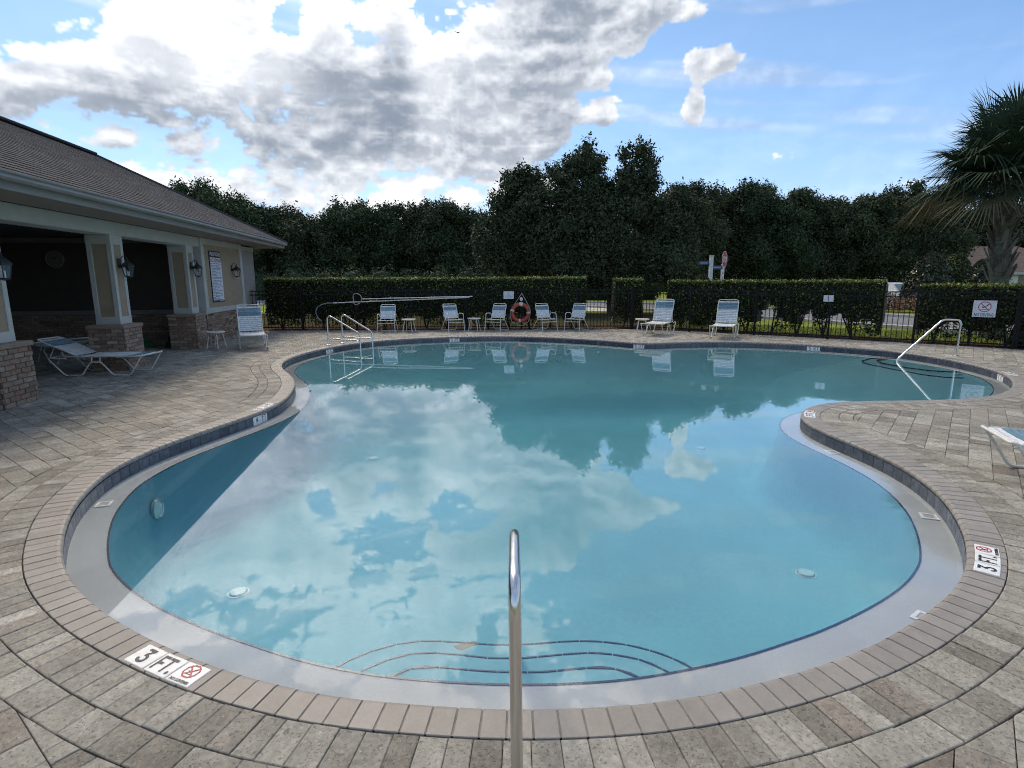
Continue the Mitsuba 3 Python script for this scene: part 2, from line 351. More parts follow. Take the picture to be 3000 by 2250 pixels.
# ------------------------------------------------------------------ pool outline
PW = [(-3.04, 3.55), (-2.91, 3.38), (-2.78, 3.24), (-2.65, 3.11), (-2.53, 3.01), (-2.36, 2.88), (-2.2, 2.76), (-2.02, 2.66), (-1.78, 2.52), (-1.53, 2.4), (-1.33, 2.31), (-1.04, 2.21), (-0.82, 2.15), (-0.68, 2.12), (-0.49, 2.1), (-0.29, 2.08), (-0.1, 2.06), (0.12, 2.06), (0.31, 2.07), (0.51, 2.08), (0.71, 2.11), (0.97, 2.18), (1.17, 2.23), (1.38, 2.31), (1.56, 2.38), (1.82, 2.5), (2.0, 2.61), (2.23, 2.75), (2.47, 2.92), (2.67, 3.08), (2.81, 3.23), (2.93, 3.37), (3.08, 3.57), (3.23, 3.81), (3.35, 4.03), (3.49, 4.32), (3.59, 4.64), (3.66, 4.94), (3.69, 5.26), (3.68, 5.63), (3.63, 6.04), (3.59, 6.43), (3.6, 6.74), (3.68, 7.01), (3.79, 7.24), (3.93, 7.44), (4.12, 7.62), (4.36, 7.78), (4.66, 7.89), (5.03, 7.94), (5.39, 7.95), (5.76, 7.96), (5.94, 7.97), (6.34, 8.02), (6.78, 8.11), (7.17, 8.26), (7.57, 8.52), (8.04, 8.91), (8.38, 9.28), (8.74, 9.73), (9.01, 10.2), (9.24, 10.74), (9.36, 11.33), (9.41, 12.08), (9.36, 12.74), (9.16, 13.48), (8.75, 14.03), (8.14, 14.61), (7.42, 15.1), (6.56, 15.48), (5.91, 15.62), (5.22, 15.62), (4.5, 15.5), (4.05, 15.36), (3.73, 15.29), (3.46, 15.39), (3.03, 15.81), (2.26, 16.42), (1.21, 17.01), (0.13, 17.38), (-0.81, 17.44), (-1.92, 17.25), (-3.0, 16.86), (-3.79, 16.32), (-4.34, 15.69), (-4.69, 14.93), (-4.9, 14.21), (-5.02, 13.55), (-5.04, 12.85), (-4.98, 12.28), (-4.86, 11.82), (-4.69, 11.39), (-4.48, 10.99), (-4.21, 10.55), (-3.92, 10.01), (-3.69, 9.47), (-3.52, 8.91), (-3.39, 8.34), (-3.35, 7.93), (-3.37, 7.6), (-3.46, 7.14), (-3.59, 6.66), (-3.71, 6.18), (-3.79, 5.78), (-3.8, 5.36), (-3.77, 5.02), (-3.67, 4.7), (-3.54, 4.36), (-3.42, 4.13), (-3.27, 3.88), (-3.15, 3.7)]


def resample(P, n, closed=True):
    P = np.vstack([P, P[:1]]) if closed else np.asarray(P)
    s = np.r_[0, np.cumsum(np.linalg.norm(np.diff(P, axis=0), axis=1))]
    t = np.linspace(0, s[-1], n, endpoint=not closed)
    return np.stack([np.interp(t, s, P[:, k]) for k in range(P.shape[1])], 1), s[-1]


OUT, _ = resample(np.array(PW), 1500)
ker = np.exp(-0.5 * (np.arange(-14, 15) / 5.5) ** 2); ker /= ker.sum()
for k in range(2):
    e = np.r_[OUT[-14:, k], OUT[:, k], OUT[:14, k]]
    OUT[:, k] = np.convolve(e, ker, 'valid')
OUT, PERIM = resample(OUT, 1500)
if Polygon(OUT).exterior.is_ccw is False: OUT = OUT[::-1]
tanO = np.roll(OUT, -1, 0) - np.roll(OUT, 1, 0)
tanO /= np.linalg.norm(tanO, axis=1, keepdims=True)
NRM = np.stack([tanO[:, 1], -tanO[:, 0]], 1)      # outward from the water (outline runs anticlockwise)
POOL = Polygon(OUT)
WL, LEDGE = -0.11, -0.165


def curve(s, r):
    """The point r metres outside the pool's edge at arc length s."""
    i = (np.asarray(s) % PERIM) / PERIM * 1500
    i0 = np.floor(i).astype(int) % 1500; t = (i - np.floor(i))[..., None]; i1 = (i0 + 1) % 1500
    p, n = OUT[i0] * (1 - t) + OUT[i1] * t, NRM[i0] * (1 - t) + NRM[i1] * t
    return p + n / np.linalg.norm(n, axis=-1, keepdims=True) * np.asarray(r)[..., None]


def seen(p, slack=0.0):
    x, y = p[0], p[1]
    g = y * math.cos(PITCH) + EYE * math.sin(PITCH)
    return y > 1.2 and abs(x) < g * (1500 / F_PX) + slack and g > 1.0


def size_px(area, p):
    g = max(depth((p[0], p[1], 0)), 0.5)
    return area * (EYE / max(math.hypot(p[0], p[1], EYE), 0.3)) / g ** 2 if seen(p) else 0.0


def emit(pieces, holder, name, mass, matname, limit=300, smooth=False):
    """pieces: (size on the picture, MB). The largest become parts, the rest one part."""
    pieces.sort(key=lambda x: -x[0])
    for _, b in pieces[:limit]:
        put(f'{holder}__{name}', b, matname, smooth=smooth)
    if len(pieces) > limit:
        m = MB()
        for _, b in pieces[limit:]:
            x, t = b.get(); m.add(x.vertices, x.faces, t)
        put(f'{holder}__{mass}', m, matname, smooth=smooth, kind='stuff')


def slab(poly, z=0.0, bev=0.005, h=0.03, tone=(0.5, 0.5), tilt=0.0):
    """A paver: bevelled top, upright sides. poly: anticlockwise corners."""
    P = np.asarray(poly, float)
    n = len(P)
    a, b = P - np.roll(P, 1, 0), np.roll(P, -1, 0) - P
    a /= np.linalg.norm(a, axis=1, keepdims=True) + 1e-9; b /= np.linalg.norm(b, axis=1, keepdims=True) + 1e-9
    inn = np.stack([-(a[:, 1] + b[:, 1]), a[:, 0] + b[:, 0]], 1)
    inn /= np.maximum(1 + (a * b).sum(1), 0.35)[:, None]
    c = P.mean(0)
    tz = (P - c) @ R.normal(0, tilt, 2) if tilt else np.zeros(n)
    top = np.column_stack([P + inn * bev, z + tz]); mid = np.column_stack([P, z - bev * 0.75 + tz]); low = np.column_stack([P, np.full(n, z - h)])
    v = np.vstack([top, mid, low])
    i = np.arange(n); j = (i + 1) % n
    f = [[0, k, k + 1] for k in range(1, n - 1)]
    for o in (n, 2 * n):
        f += np.stack([i + o, j + o, j + o - n], 1).tolist() + np.stack([i + o, j + o - n, i + o - n], 1).tolist()
    return MB().add(v, f, tone)


# ------------------------------------------------------------------ pool shell, coping, water
def strip(P0, z0, P1, z1, m, tone=(0.5, 0.5)):
    n = len(P0)
    v = np.vstack([np.column_stack([P0, np.full(n, z0)]), np.column_stack([P1, np.full(n, z1)])])
    i = np.arange(n); j = (i + 1) % n
    m.add(v, np.vstack([np.stack([i, j, j + n], 1), np.stack([i, j + n, i + n], 1)]), tone)


def ring(poly, n=500):
    P, _ = resample(np.array(poly.exterior.coords)[:-1], n)
    if not Polygon(P).exterior.is_ccw: P = P[::-1]
    k = np.argmin(np.hypot(P[:, 0], P[:, 1] - 2.0))
    return np.roll(P, -k, 0)


s_ = np.linspace(0, PERIM, 900, endpoint=False)
INNER = Polygon(curve(s_, -(0.24 + 0.095 * np.clip((3.4 - curve(s_, np.zeros(900))[:, 1]) / 1.0, 0, 1)))).buffer(0)
shell = MB()
wallP = ring(POOL.buffer(0.016))
strip(wallP, -0.05, wallP, -0.45, shell)
put('pool_shell', shell, 'deep_plaster', smooth=True, kind='structure')
led = Polygon(ring(POOL.buffer(0.02)), [ring(INNER)])
flat(led, LEDGE, 'pool_shell__ledge', 'ledge_plaster')
rsteps = [[(9.05, 13.17), (8.74, 13.14), (8.40, 12.88), (8.24, 12.54), (8.23, 12.31), (8.30, 11.78), (8.53, 11.37), (8.84, 11.18), (9.33, 11.27)],
          [(8.96, 13.38), (8.48, 13.27), (8.07, 12.89), (7.91, 12.59), (7.89, 12.33), (7.97, 11.67), (8.12, 10.97), (8.35, 10.64), (8.61, 10.61)]]
RS2 = Polygon(rsteps[1]).buffer(0.05).convex_hull
from scipy.spatial import Delaunay, cKDTree
I0 = ring(INNER, 900)
zf = lambda P: -0.92 - 0.028 * np.clip(P[:, 1] - 3.0, 0, 14)
sd_ = 0.11
gx, gy = np.meshgrid(np.arange(-5.3, 9.7, sd_), np.arange(1.9, 17.7, sd_)); g = np.column_stack([gx.ravel(), gy.ravel()])
g = g[shapely.contains_xy(INNER.buffer(-0.09), g[:, 0], g[:, 1])]
bp = np.vstack([I0, ring(INNER.buffer(-0.035), 900), ring(INNER.buffer(-0.075), 900), g])


def basin_z(P):
    """Steep walls near the shallow end, a long gentle rise towards the far edges."""
    d_ = cKDTree(I0).query(P)[0]; D_ = LEDGE - zf(P)
    far_ = np.clip((P[:, 1] + 0.35 * np.clip(P[:, 0] - 3, 0, 6) - 8.0) / 4.5, 0, 1)
    k_ = 7.0 * (1 - far_) ** 2 + 0.30
    z_ = LEDGE - D_ * (1 - np.exp(-k_ * d_ / D_))
    near_ = np.hypot(P[:, 0] - 8.6, P[:, 1] - 12.6) < 5
    ramp = np.full(len(P), -9.0); ramp[near_] = -0.165 - 0.27 * shapely.distance(RS2, shapely.points(P[near_]))
    return np.maximum(z_, ramp)


tri = Delaunay(bp).simplices
tri = tri[shapely.contains_xy(INNER, *bp[tri].mean(1).T)]
m = trimesh.Trimesh(np.column_stack([bp, basin_z(bp)]), tri, process=False)
if m.face_normals[:, 2].mean() < 0: m.invert()
put('pool_shell__basin', m, 'deep_plaster', smooth=True)
b = MB()                                               # dark tile line round the ledge's lip
I0 = ring(INNER); I1 = ring(INNER.buffer(0.013))
strip(I0, LEDGE + 0.004, I1, LEDGE + 0.004, b); strip(I0, LEDGE + 0.004, I0, LEDGE - 0.02, b)
put('pool_shell__lip_line', b, 'navy_tile')

steps = [[(-0.80, 2.51), (-0.70, 2.60), (-0.662, 2.64), (-0.605, 2.687), (-0.53, 2.721), (-0.434, 2.727), (-0.277, 2.705), (-0.136, 2.687), (-0.028, 2.681), (0.055, 2.679), (0.178, 2.681), (0.328, 2.703), (0.481, 2.719), (0.552, 2.702), (0.62, 2.667), (0.70, 2.60), (0.80, 2.51)],
         [(-1.08, 2.69), (-0.96, 2.81), (-0.892, 2.876), (-0.759, 2.978), (-0.616, 3.042), (-0.46, 3.048), (-0.3, 3.026), (-0.15, 2.999), (-0.031, 2.995), (0.061, 2.995), (0.162, 3.009), (0.316, 3.03), (0.48, 3.044), (0.629, 3.02), (0.778, 2.967), (0.894, 2.861), (0.95, 2.80), (1.07, 2.68)],
         [(-1.32, 2.84), (-1.15, 3.06), (-1.075, 3.152), (-0.939, 3.262), (-0.785, 3.338), (-0.628, 3.374), (-0.474, 3.372), (-0.31, 3.356), (-0.15, 3.335), (-0.034, 3.331), (0.068, 3.335), (0.169, 3.343), (0.324, 3.363), (0.488, 3.369), (0.643, 3.352), (0.793, 3.312), (0.937, 3.242), (1.059, 3.149), (1.13, 3.06), (1.3, 2.84)]]
for P, z in [(steps[0], -0.32), (steps[1], -0.47), (steps[2], -0.62), (rsteps[0], -0.135), (rsteps[1], -0.155)]:
    C, L = resample(np.array(P), 120, closed=False)
    back = np.array([[C[-1, 0], 2.2], [C[0, 0], 2.2]]) if z and P in steps else np.array([[9.9, 11.0], [9.9, 13.6]])
    poly = Polygon(np.vstack([C, back])).buffer(0)
    poly = poly.intersection(INNER.buffer(0.05))
    if poly.geom_type != 'Polygon': poly = max(poly.geoms, key=lambda g: g.area)
    m = prism(poly, 1.0 + z); m.apply_translation([0, 0, -1.0])
    if P in steps: put('pool_shell__step', m, 'deep_plaster')
    s = np.r_[0, np.cumsum(np.linalg.norm(np.diff(C, axis=0), axis=1))]
    k = max(1, round(L / 0.155)); e = np.linspace(0, L, k + 1)
    near = P in steps
    for a0, a1 in zip(e[:-1], e[1:]):
        tt = np.linspace(a0 + 0.003, a1 - 0.003, 3)
        q = np.stack([np.interp(tt, s, C[:, c]) for c in (0, 1)], 1)
        if not (poly.buffer(0.02) if P in steps else INNER).contains(Point(q[1])): continue
        dn = q[2] - q[0]; dn = np.array([dn[1], -dn[0]]) / np.linalg.norm(dn)
        dn = dn if near else dn
        w = 0.009 if near else 0.03
        o = np.vstack([q + dn * w * 0.3, (q - dn * w)[::-1]])
        if Polygon(o).exterior.is_ccw is False: o = o[::-1]
        put('pool_shell__step_tile', slab(o, z + 0.005, 0.001, 0.02), 'navy_tile')

# waterline tiles, coping bricks, border courses
tiles = []
nt = int(PERIM / 0.152)
for k in range(nt):
    s0, s1 = PERIM * k / nt + 0.003, PERIM * (k + 1) / nt - 0.003
    A, B = curve(np.array([s0, s1]), np.zeros(2)); C, D = curve(np.array([s1, s0]), np.array([0.017, 0.017]))
    v = np.array([[*A, -0.165], [*B, -0.165], [*C, -0.165], [*D, -0.165], [*A, -0.052], [*B, -0.052], [*C, -0.052], [*D, -0.052]])
    tiles.append((1.0, MB().add(v, BOXF[:, ::-1], (R.random(), R.random()))))
emit(tiles, 'pool_shell', 'waterline_tile', 'waterline_tiles', 'slate_tile')


def cw(y):
    t = np.clip((y - 2.2) / 2.0, 0, 1)
    return 0.168 + 0.05 * t


GAPS = []                                              # arcs where depth markers replace the brick tops
cop = []
nc = int(PERIM / 0.102)
prof = [(1.0, -0.05), (1.0, -0.003), (-0.003, 0.0), (0.03, 0.0), (0.012, -0.005), (0.002, -0.016), (0.0, -0.03), (0.008, -0.046), (0.02, -0.05)]
for k in range(nc):
    s0, s1 = PERIM * k / nc + 0.0045 + R.normal(0, 0.0004), PERIM * (k + 1) / nc - 0.0045
    c = curve(np.array([(s0 + s1) / 2]), np.zeros(1))[0]
    w = cw(c[1]); dz = R.normal(0, 0.0007)
    rr = np.array([w * x if x == 1.0 else (w + x if x < 0 else x) for x, _ in prof]); zz = np.array([z for _, z in prof]) + dz
    a = np.column_stack([curve(np.full(len(rr), s0), rr), zz]); e = np.column_stack([curve(np.full(len(rr), s1), rr), zz])
    n = len(rr); i = np.arange(n); j = (i + 1) % n
    f = np.vstack([np.stack([i, j, j + n], 1), np.stack([i, j + n, i + n], 1), [[0, q + 1, q] for q in range(1, n - 1)], [[n, n + q, n + q + 1] for q in range(1, n - 1)]])
    cop.append((size_px(0.02, c), MB().add(np.vstack([a, e]), f[:, ::-1], (np.clip(0.5 + R.normal(0, 0.22), 0, 1), R.random()))))
sN = np.linspace(0, PERIM, 700, endpoint=False)
b = MB()
strip(curve(sN, np.full(700, 0.02)), -0.0035, curve(sN, np.array([cw(p[1]) - 0.004 for p in curve(sN, np.zeros(700))])), -0.0035, b)
put('pool_coping', b, 'mortar_mat', kind='structure')
emit(cop, 'pool_coping', 'coping_brick', 'coping_bricks', 'coping_mat')


def tone():
    t = R.choice([0.12, 0.35, 0.55, 0.78, 0.95], p=[0.16, 0.28, 0.27, 0.2, 0.09])
    return (float(np.clip(t + R.normal(0, 0.06), 0, 1)), float(R.random()))


bord, edge = [], []
W1, W2 = 0.205, 0.15
s = 0.0
while s < PERIM - 0.05:
    L = R.choice([0.094, 0.102, 0.11])
    c = curve(np.array([s]), np.zeros(1))[0]; r0 = cw(c[1]) + 0.006
    q = curve(np.array([s + 0.0015, s + 0.0015, s + L - 0.0015, s + L - 0.0015]), np.array([r0, r0 + W1, r0 + W1, r0]))
    if not Polygon(q).exterior.is_ccw: q = q[::-1]
    bord.append((size_px(0.02, q.mean(0)), slab(q, R.normal(-0.001, 0.0012), 0.004, 0.03, tone(), 0.004)))
    s += L
s = 0.0
while s < PERIM - 0.1:
    L = R.choice([0.15, 0.17, 0.2])
    c = curve(np.array([s]), np.zeros(1))[0]; r0 = cw(c[1]) + 0.006 + W1 + 0.006
    q = curve(np.array([s + 0.0015, s + 0.0015, s + L - 0.0015, s + L - 0.0015]), np.array([r0, r0 + W2, r0 + W2, r0]))
    if not Polygon(q).exterior.is_ccw: q = q[::-1]
    if Polygon(q).is_valid:
        edge.append((size_px(0.025, q.mean(0)), slab(q, R.normal(-0.001, 0.0012), 0.004, 0.03, tone(), 0.004)))
    s += L
DECK = Polygon([(-15.5, -3), (-15.5, 14.9), (-9.3, 15.2), (-8.7, 19.62), (4.2, 19.55), (6.25, 18.45), (7.5, 17.5), (9.9, 15.72), (11.9, 14.05), (12.6, 13.2), (14.3, 11.0), (16, 8.0), (16, -3)])
RIM = POOL.buffer(0.06)
flat(Polygon(DECK.exterior.coords, [ring(POOL.buffer(0.15))]), -0.0165, 'pool_deck', 'joint_sand', kind='structure')
FIELD = DECK.difference(Polygon(curve(sN, np.array([cw(p[1]) + 0.009 + W1 + 0.006 + W2 + 0.004 for p in curve(sN, np.zeros(700))]))).buffer(0))
FIELD = FIELD.intersection(sbox(-14.6, -1.2, 15.8, 20))
field = []
for half, ang, off in ((FIELD.intersection(sbox(-20, -5, 0, 25)), math.radians(-37.0), 0.04), (FIELD.intersection(sbox(0, -5, 20, 25)), math.radians(51.0), 0.045)):
    pr, ca, sa = prep(half), math.cos(ang), math.sin(ang)
    RW = 0.18
    for row in range(-140, 140):
        u, v0 = -24.0 + R.random() * 0.1, row * RW + off
        while u < 26:
            L = R.choice([0.095, 0.18, 0.265], p=[0.3, 0.45, 0.25])
            mx, my = (u + L / 2) * ca - (v0 + RW / 2) * sa, (u + L / 2) * sa + (v0 + RW / 2) * ca
            if -15 < mx < 16.2 and -1.5 < my < 20.2 and (my > 3 or abs(mx) < 5.5) and (abs(mx) < 1.1 * my + 3.5):
                g = [(u + 0.0012, v0 + 0.002), (u + L - 0.0012, v0 + 0.002), (u + L - 0.0012, v0 + RW - 0.002), (u + 0.0012, v0 + RW - 0.002)]
                P = np.array([(x * ca - y * sa, x * sa + y * ca) for x, y in g])
                pg = Polygon(P)
                if not pr.contains(pg):
                    if not pr.intersects(pg): u += L; continue
                    x = pg.intersection(half)
                    if x.geom_type != 'Polygon' or x.area < 2e-4: u += L; continue
                    P = np.array(shapely.geometry.polygon.orient(x.simplify(0.004)).exterior.coords)[:-1]
                field.append((size_px(L * RW, P.mean(0)), slab(P, R.normal(-0.0012, 0.0014), 0.003, 0.03, tone(), 0.006)))
            u += L
emit(bord, 'pool_deck', 'border_paver', 'border_pavers', 'paver_mat')
emit(edge, 'pool_deck', 'edge_paver', 'edge_pavers', 'paver_mat')
emit(field, 'pool_deck', 'paver', 'field_pavers', 'paver_mat')

# water: a calm sheet with barely visible swell
from scipy.spatial import Delaunay
WP = POOL.buffer(0.008)
gx, gy = np.meshgrid(np.arange(-5.3, 9.7, 0.085), np.arange(1.9, 17.7, 0.085))
g = np.column_stack([gx.ravel(), gy.ravel()])
inside = shapely.contains_xy(WP.buffer(-0.05), g[:, 0], g[:, 1])
wp = np.vstack([ring(WP, 700), g[inside]])
tri = Delaunay(wp).simplices
cen = wp[tri].mean(1)
tri = tri[shapely.contains_xy(WP, cen[:, 0], cen[:, 1])]
q3 = np.column_stack([wp, np.zeros(len(wp))])
wz = WL + 0.0006 * (meshkit.fbm(q3 * 0.85, 2, 3) - 0.5) + 0.00022 * (meshkit.fbm(q3 * 2.4 + 7, 2, 5) - 0.5)
m = trimesh.Trimesh(np.column_stack([wp, wz]), tri, process=False)
if m.face_normals[:, 2].mean() < 0: m.invert()
put('pool_water', m, 'water_surface', smooth=True, kind='structure', nested={'interior': {'type': 'ref', 'id': 'pool_medium'}})

# ------------------------------------------------------------------ ground beyond the deck
G = 700.0
flat(Polygon([(-G, -G), (G, -G), (G, G), (-G, G)], [ring(POOL.buffer(0.3), 200)]), -0.045, 'ground', 'lawn_mat', kind='structure')
bed = Polygon([(-9.4, 19.5), (4.3, 19.45), (6.3, 18.35), (9.95, 15.6), (12.6, 13.1), (16, 8.8), (17.4, 9.6), (14.2, 14.2), (10.8, 17.2), (7.2, 20.3), (4.6, 21.9), (-9.4, 21.9)])
flat(bed, -0.034, 'mulch_bed', 'mulch_mat', kind='structure')
flat(Polygon([(-60, 21.8), (4.6, 21.8), (7.0, 20.6), (9.6, 25), (7.5, 30), (-60, 31.4)]), -0.040, 'shaded_ground', 'shade_tone', kind='structure')
road = np.array([(-60, 43.5), (2, 42), (8.3, 37.5), (12.4, 29.5), (17.2, 18.5), (24, 8.0), (40, -8)])
rc, _ = resample(road, 60, closed=False)
for k in range(2): rc[:, k] = np.convolve(np.pad(rc[:, k], 4, mode='edge'), np.ones(9) / 9, 'valid')
tn = np.gradient(rc, axis=0); tn /= np.linalg.norm(tn, axis=1, keepdims=True); nn = np.stack([tn[:, 1], -tn[:, 0]], 1)


def band(a, c, z, key, matn, h=0.0, **kw):
    P = np.vstack([rc + nn * a, (rc + nn * c)[::-1]])
    if h:
        m = prism(Polygon(P).buffer(0), h); m.apply_translation([0, 0, z - h]); return put(key, m, matn, **kw)
    return flat(Polygon(P).buffer(0), z, key, matn, **kw)


band(-2.9, 2.9, -0.036, 'road', 'asphalt', kind='structure')
band(-3.15, -2.9, 0.08, 'kerb', 'concrete', 0.14, kind='structure')
band(2.9, 3.15, 0.08, 'kerb', 'concrete', 0.14, kind='structure')
flat(Polygon([(-14, 31.5), (4.0, 31.2), (6.4, 30.6), (7.4, 33.2), (4.5, 35.6), (-14, 36)]), -0.031, 'footpath', 'concrete', kind='structure')

# ------------------------------------------------------------------ lettering and signs
def frame3(right, up):
    r, u = np.asarray(right, float), np.asarray(up, float)
    r = r / np.linalg.norm(r); u = u - r * (u @ r); u = u / np.linalg.norm(u)
    return np.column_stack([r, u, np.cross(r, u)])


def text_on(b, txt, h, c, right, up, width=None, lift=0.0, bold=True, d=0.0012, slant=0.0):
    """Adds lettering centred on c."""
    m = meshkit.text_mesh(txt, h, d, bold)
    v = np.array(m.vertices)
    lo, hi = v.min(0), v.max(0)
    v[:, :2] -= ((lo + hi) / 2)[:2]
    if width: v[:, 0] *= width / (hi[0] - lo[0])
    v[:, 0] += slant * v[:, 1]
    A = frame3(right, up)
    b.add((v + [0, 0, lift]) @ A.T + np.asarray(c, float), m.faces)


def shape_on(b, poly, c, right, up, d=0.0012, lift=0.0):
    A = frame3(right, up)
    for g in getattr(poly, 'geoms', [poly]):
        if g.is_empty or g.area < 1e-9: continue
        m = prism(g, d)
        b.add((np.array(m.vertices) + [0, 0, lift]) @ A.T + np.asarray(c, float), m.faces)


def ban(r, w, octo=False):
    n = 8 if octo else 32
    a = (np.arange(n) + 0.5) * 2 * PI / n
    o = Polygon(np.stack([np.cos(a), np.sin(a)], 1) * r)
    ringp = o.difference(o.buffer(-w, join_style=2))
    x1 = shapely.LineString([(-0.66 * r, 0.66 * r), (0.66 * r, -0.66 * r)]).buffer(w * 0.5)
    return ringp.union(x1)


def diver(r):
    body = shapely.LineString([(0.55 * r, 0.45 * r), (0.1 * r, 0.02 * r), (-0.12 * r, -0.12 * r)]).buffer(0.085 * r)
    arms = shapely.LineString([(0.02 * r, -0.03 * r), (-0.38 * r, -0.02 * r)]).buffer(0.06 * r)
    head = Point(-0.27 * r, -0.2 * r).buffer(0.1 * r)
    sea = shapely.LineString([(-0.5 * r, -0.5 * r), (0.35 * r, -0.5 * r)]).buffer(0.05 * r)
    return body.union(arms).union(head).union(sea)


def nearest_s(x, y):
    return np.argmin(np.hypot(OUT[:, 0] - x, OUT[:, 1] - y)) / 1500 * PERIM


def depth_marker(x, y, num, label, group=None, r0=0.04, ts=0.124):
    s0 = nearest_s(x, y)
    k = thing('depth_marker', label, 'depth marker', group)
    ink, red = MB(), MB()
    for q in (-1, 0, 1):
        c = curve(np.array([s0 + q * 0.146]), np.array([r0 + ts / 2]))[0]
        a, e = curve(np.array([s0 + q * 0.146 - 0.01, s0 + q * 0.146 + 0.01]), np.zeros(2)); tg = (e - a) / np.linalg.norm(e - a); nr = np.array([tg[1], -tg[0]])
        P = np.array([c + tg * i * 0.071 + nr * j * ts / 2 for i, j in ((-1, 1), (1, 1), (1, -1), (-1, -1))])
        if not Polygon(P).exterior.is_ccw: P = P[::-1]
        put(f'{k}__tile', slab(P, 0.0045, 0.002, 0.008, (0.5, 0.5), 0.002), 'white_tile')
        r3, u3, c3 = [*tg, 0], [*-nr, 0], np.array([*c, 0.0053])
        if q == -1: text_on(ink, num, 0.085, c3, r3, u3, 0.055, slant=0.0)
        if q == 0: text_on(ink, 'FT.', 0.085, c3, r3, u3, 0.115)
        if q == 1:
            cc = c3 - np.array(u3) * -0.016
            shape_on(red, ban(0.043, 0.007, True), cc, r3, u3); shape_on(red, shapely.LineString([(-0.028, -0.028), (0.028, 0.028)]).buffer(0.0025), cc, r3, u3)
            shape_on(ink, diver(0.036), cc, r3, u3, 0.0009)
            text_on(ink, 'NO DIVING', 0.016, c3 - np.array(u3) * 0.047, r3, u3, 0.112)
    put(f'{k}__lettering', ink, 'black_paint'); put(f'{k}__ban_symbol', red, 'red_paint')
    return k


def water_marker(x, y, txt, label):
    s0 = nearest_s(x, y)
    k = thing('waterline_marker', label, 'depth marker')
    ink = MB()
    for q in (-0.5, 0.5):
        c = curve(np.array([s0 + q * 0.154]), np.array([-0.003]))[0]
        a, e = curve(np.array([s0 + q * 0.154 - 0.01, s0 + q * 0.154 + 0.01]), np.zeros(2)); tg = (e - a) / np.linalg.norm(e - a); nr = np.array([tg[1], -tg[0]])
        m = MB().box([0, 0, 0], (0.148, 0.012, 0.142), ch=0.001)
        put(f'{k}__tile', m, 'white_tile', M=(np.column_stack([[*tg, 0], [*nr, 0], [0, 0, 1.0]]), np.array([*(c + nr * 0.004), -0.126])))
        text_on(ink, txt[0] if q > 0 else txt[1:], 0.06, [*(c - nr * 0.0025), -0.09], [*-tg, 0], [0, 0, 1], 0.045 if q > 0 else 0.1)
    put(f'{k}__lettering', ink, 'black_paint')


depth_marker(-1.56, 2.42, '3', 'large white 3 FT no diving tiles in the coping at the near left')
depth_marker(2.93, 3.33, '3', 'white 3 FT no diving tiles in the coping at the near right')
depth_marker(-3.42, 7.7, '4', 'white depth tiles in the left coping beside the pinched waist')
depth_marker(3.75, 7.2, '3', 'white depth tiles at the tip of the paved peninsula')
depth_marker(-1.5, 17.4, '5', 'pale depth tiles in the far coping, seen nearly edge on, near the two middle armchairs')
depth_marker(9.0, 10.2, '3', 'pale depth tiles in the coping at the right end of the pool')
water_marker(-3.4, 7.43, '4FT', 'white depth tile pair on the waterline below the left waist')
water_marker(-4.52, 14.6, '5FT', 'white depth tile pair on the waterline left of the ladder')
water_marker(-1.75, 17.27, '5FT', 'white depth tile pair on the far waterline under the small tables')
water_marker(3.46, 15.39, '5FT', 'faint depth tile pair on the waterline beside the far corner of the pool')
water_marker(7.9, 14.75, '5FT', 'white depth tile pair on the right far waterline below the hedge with gaps')
water_marker(9.05, 10.3, '3FT', 'white depth tile pair on the waterline at the right end')

# pool fittings
for x, y, lab in ((-2.415, 4.55, 'pale round floor inlet under water at the near left'), (2.73, 4.84, 'pale round floor inlet under water at the near right'), (3.18, 9.17, 'pale round floor inlet under water beside the peninsula'), (-2.23, 8.65, 'pale round floor inlet under water left of the middle')):
    k = thing('floor_inlet', lab, 'pool inlet')
    z = float(basin_z(np.array([[x, y]]))[0])
    v, f = lathe([(0.0, 0.022), (0.064, 0.02), (0.07, 0.012), (0.071, 0.0)], 24); put(f'{k}__cover', MB().add(v + [x, y, z], f), 'inlet_white', smooth=40)
    v, f = lathe([(0.077, 0.008), (0.09, 0.008), (0.094, 0.0)], 24); put(f'{k}__rim', MB().add(v + [x, y, z], f), 'inlet_white', smooth=40)
for x, y, lab in ((-3.614, 4.6, 'square white skimmer frame on the shallow ledge, left side'), (3.436, 4.256, 'square white skimmer frame on the shallow ledge, right side'), (2.32, 2.97, 'white fitting on the ledge at the near right, half hidden by the coping'), (3.743, 6.032, 'square white skimmer frame on the ledge below the peninsula')):
    s0 = nearest_s(x, y); c = curve(np.array([s0]), np.array([-0.09 if y > 3 else -0.06]))[0]; a = np.argmin(np.hypot(*(OUT - c).T)); th_ = math.atan2(tanO[a, 1], tanO[a, 0])
    k = thing('ledge_fitting', lab, 'pool fitting')
    M = (rotz(th_), np.array([*c, LEDGE + 0.004]))
    m = MB()
    for sx in (-1, 1): m.box([sx * 0.05, 0, 0], (0.02, 0.12, 0.008)); m.box([0, sx * 0.05, 0], (0.08, 0.02, 0.008))
    put(f'{k}__frame', m, 'plastic_white', M=M); put(f'{k}__grille', MB().box([0, 0, -0.001], (0.08, 0.08, 0.004)), 'grey_print', M=M)
k = thing('pool_light', 'round pool lamp under water on the left basin wall', 'pool light')
s0 = nearest_s(-3.75, 5.15); c = curve(np.array([s0]), np.array([-0.30]))[0]; a = np.argmin(np.hypot(*(OUT - curve(np.array([s0]), np.zeros(1))[0]).T))
Ml = (np.column_stack([[*tanO[a], 0], [0, 0, 1.0], [*-NRM[a], 0]]), np.array([*c, -0.45]))
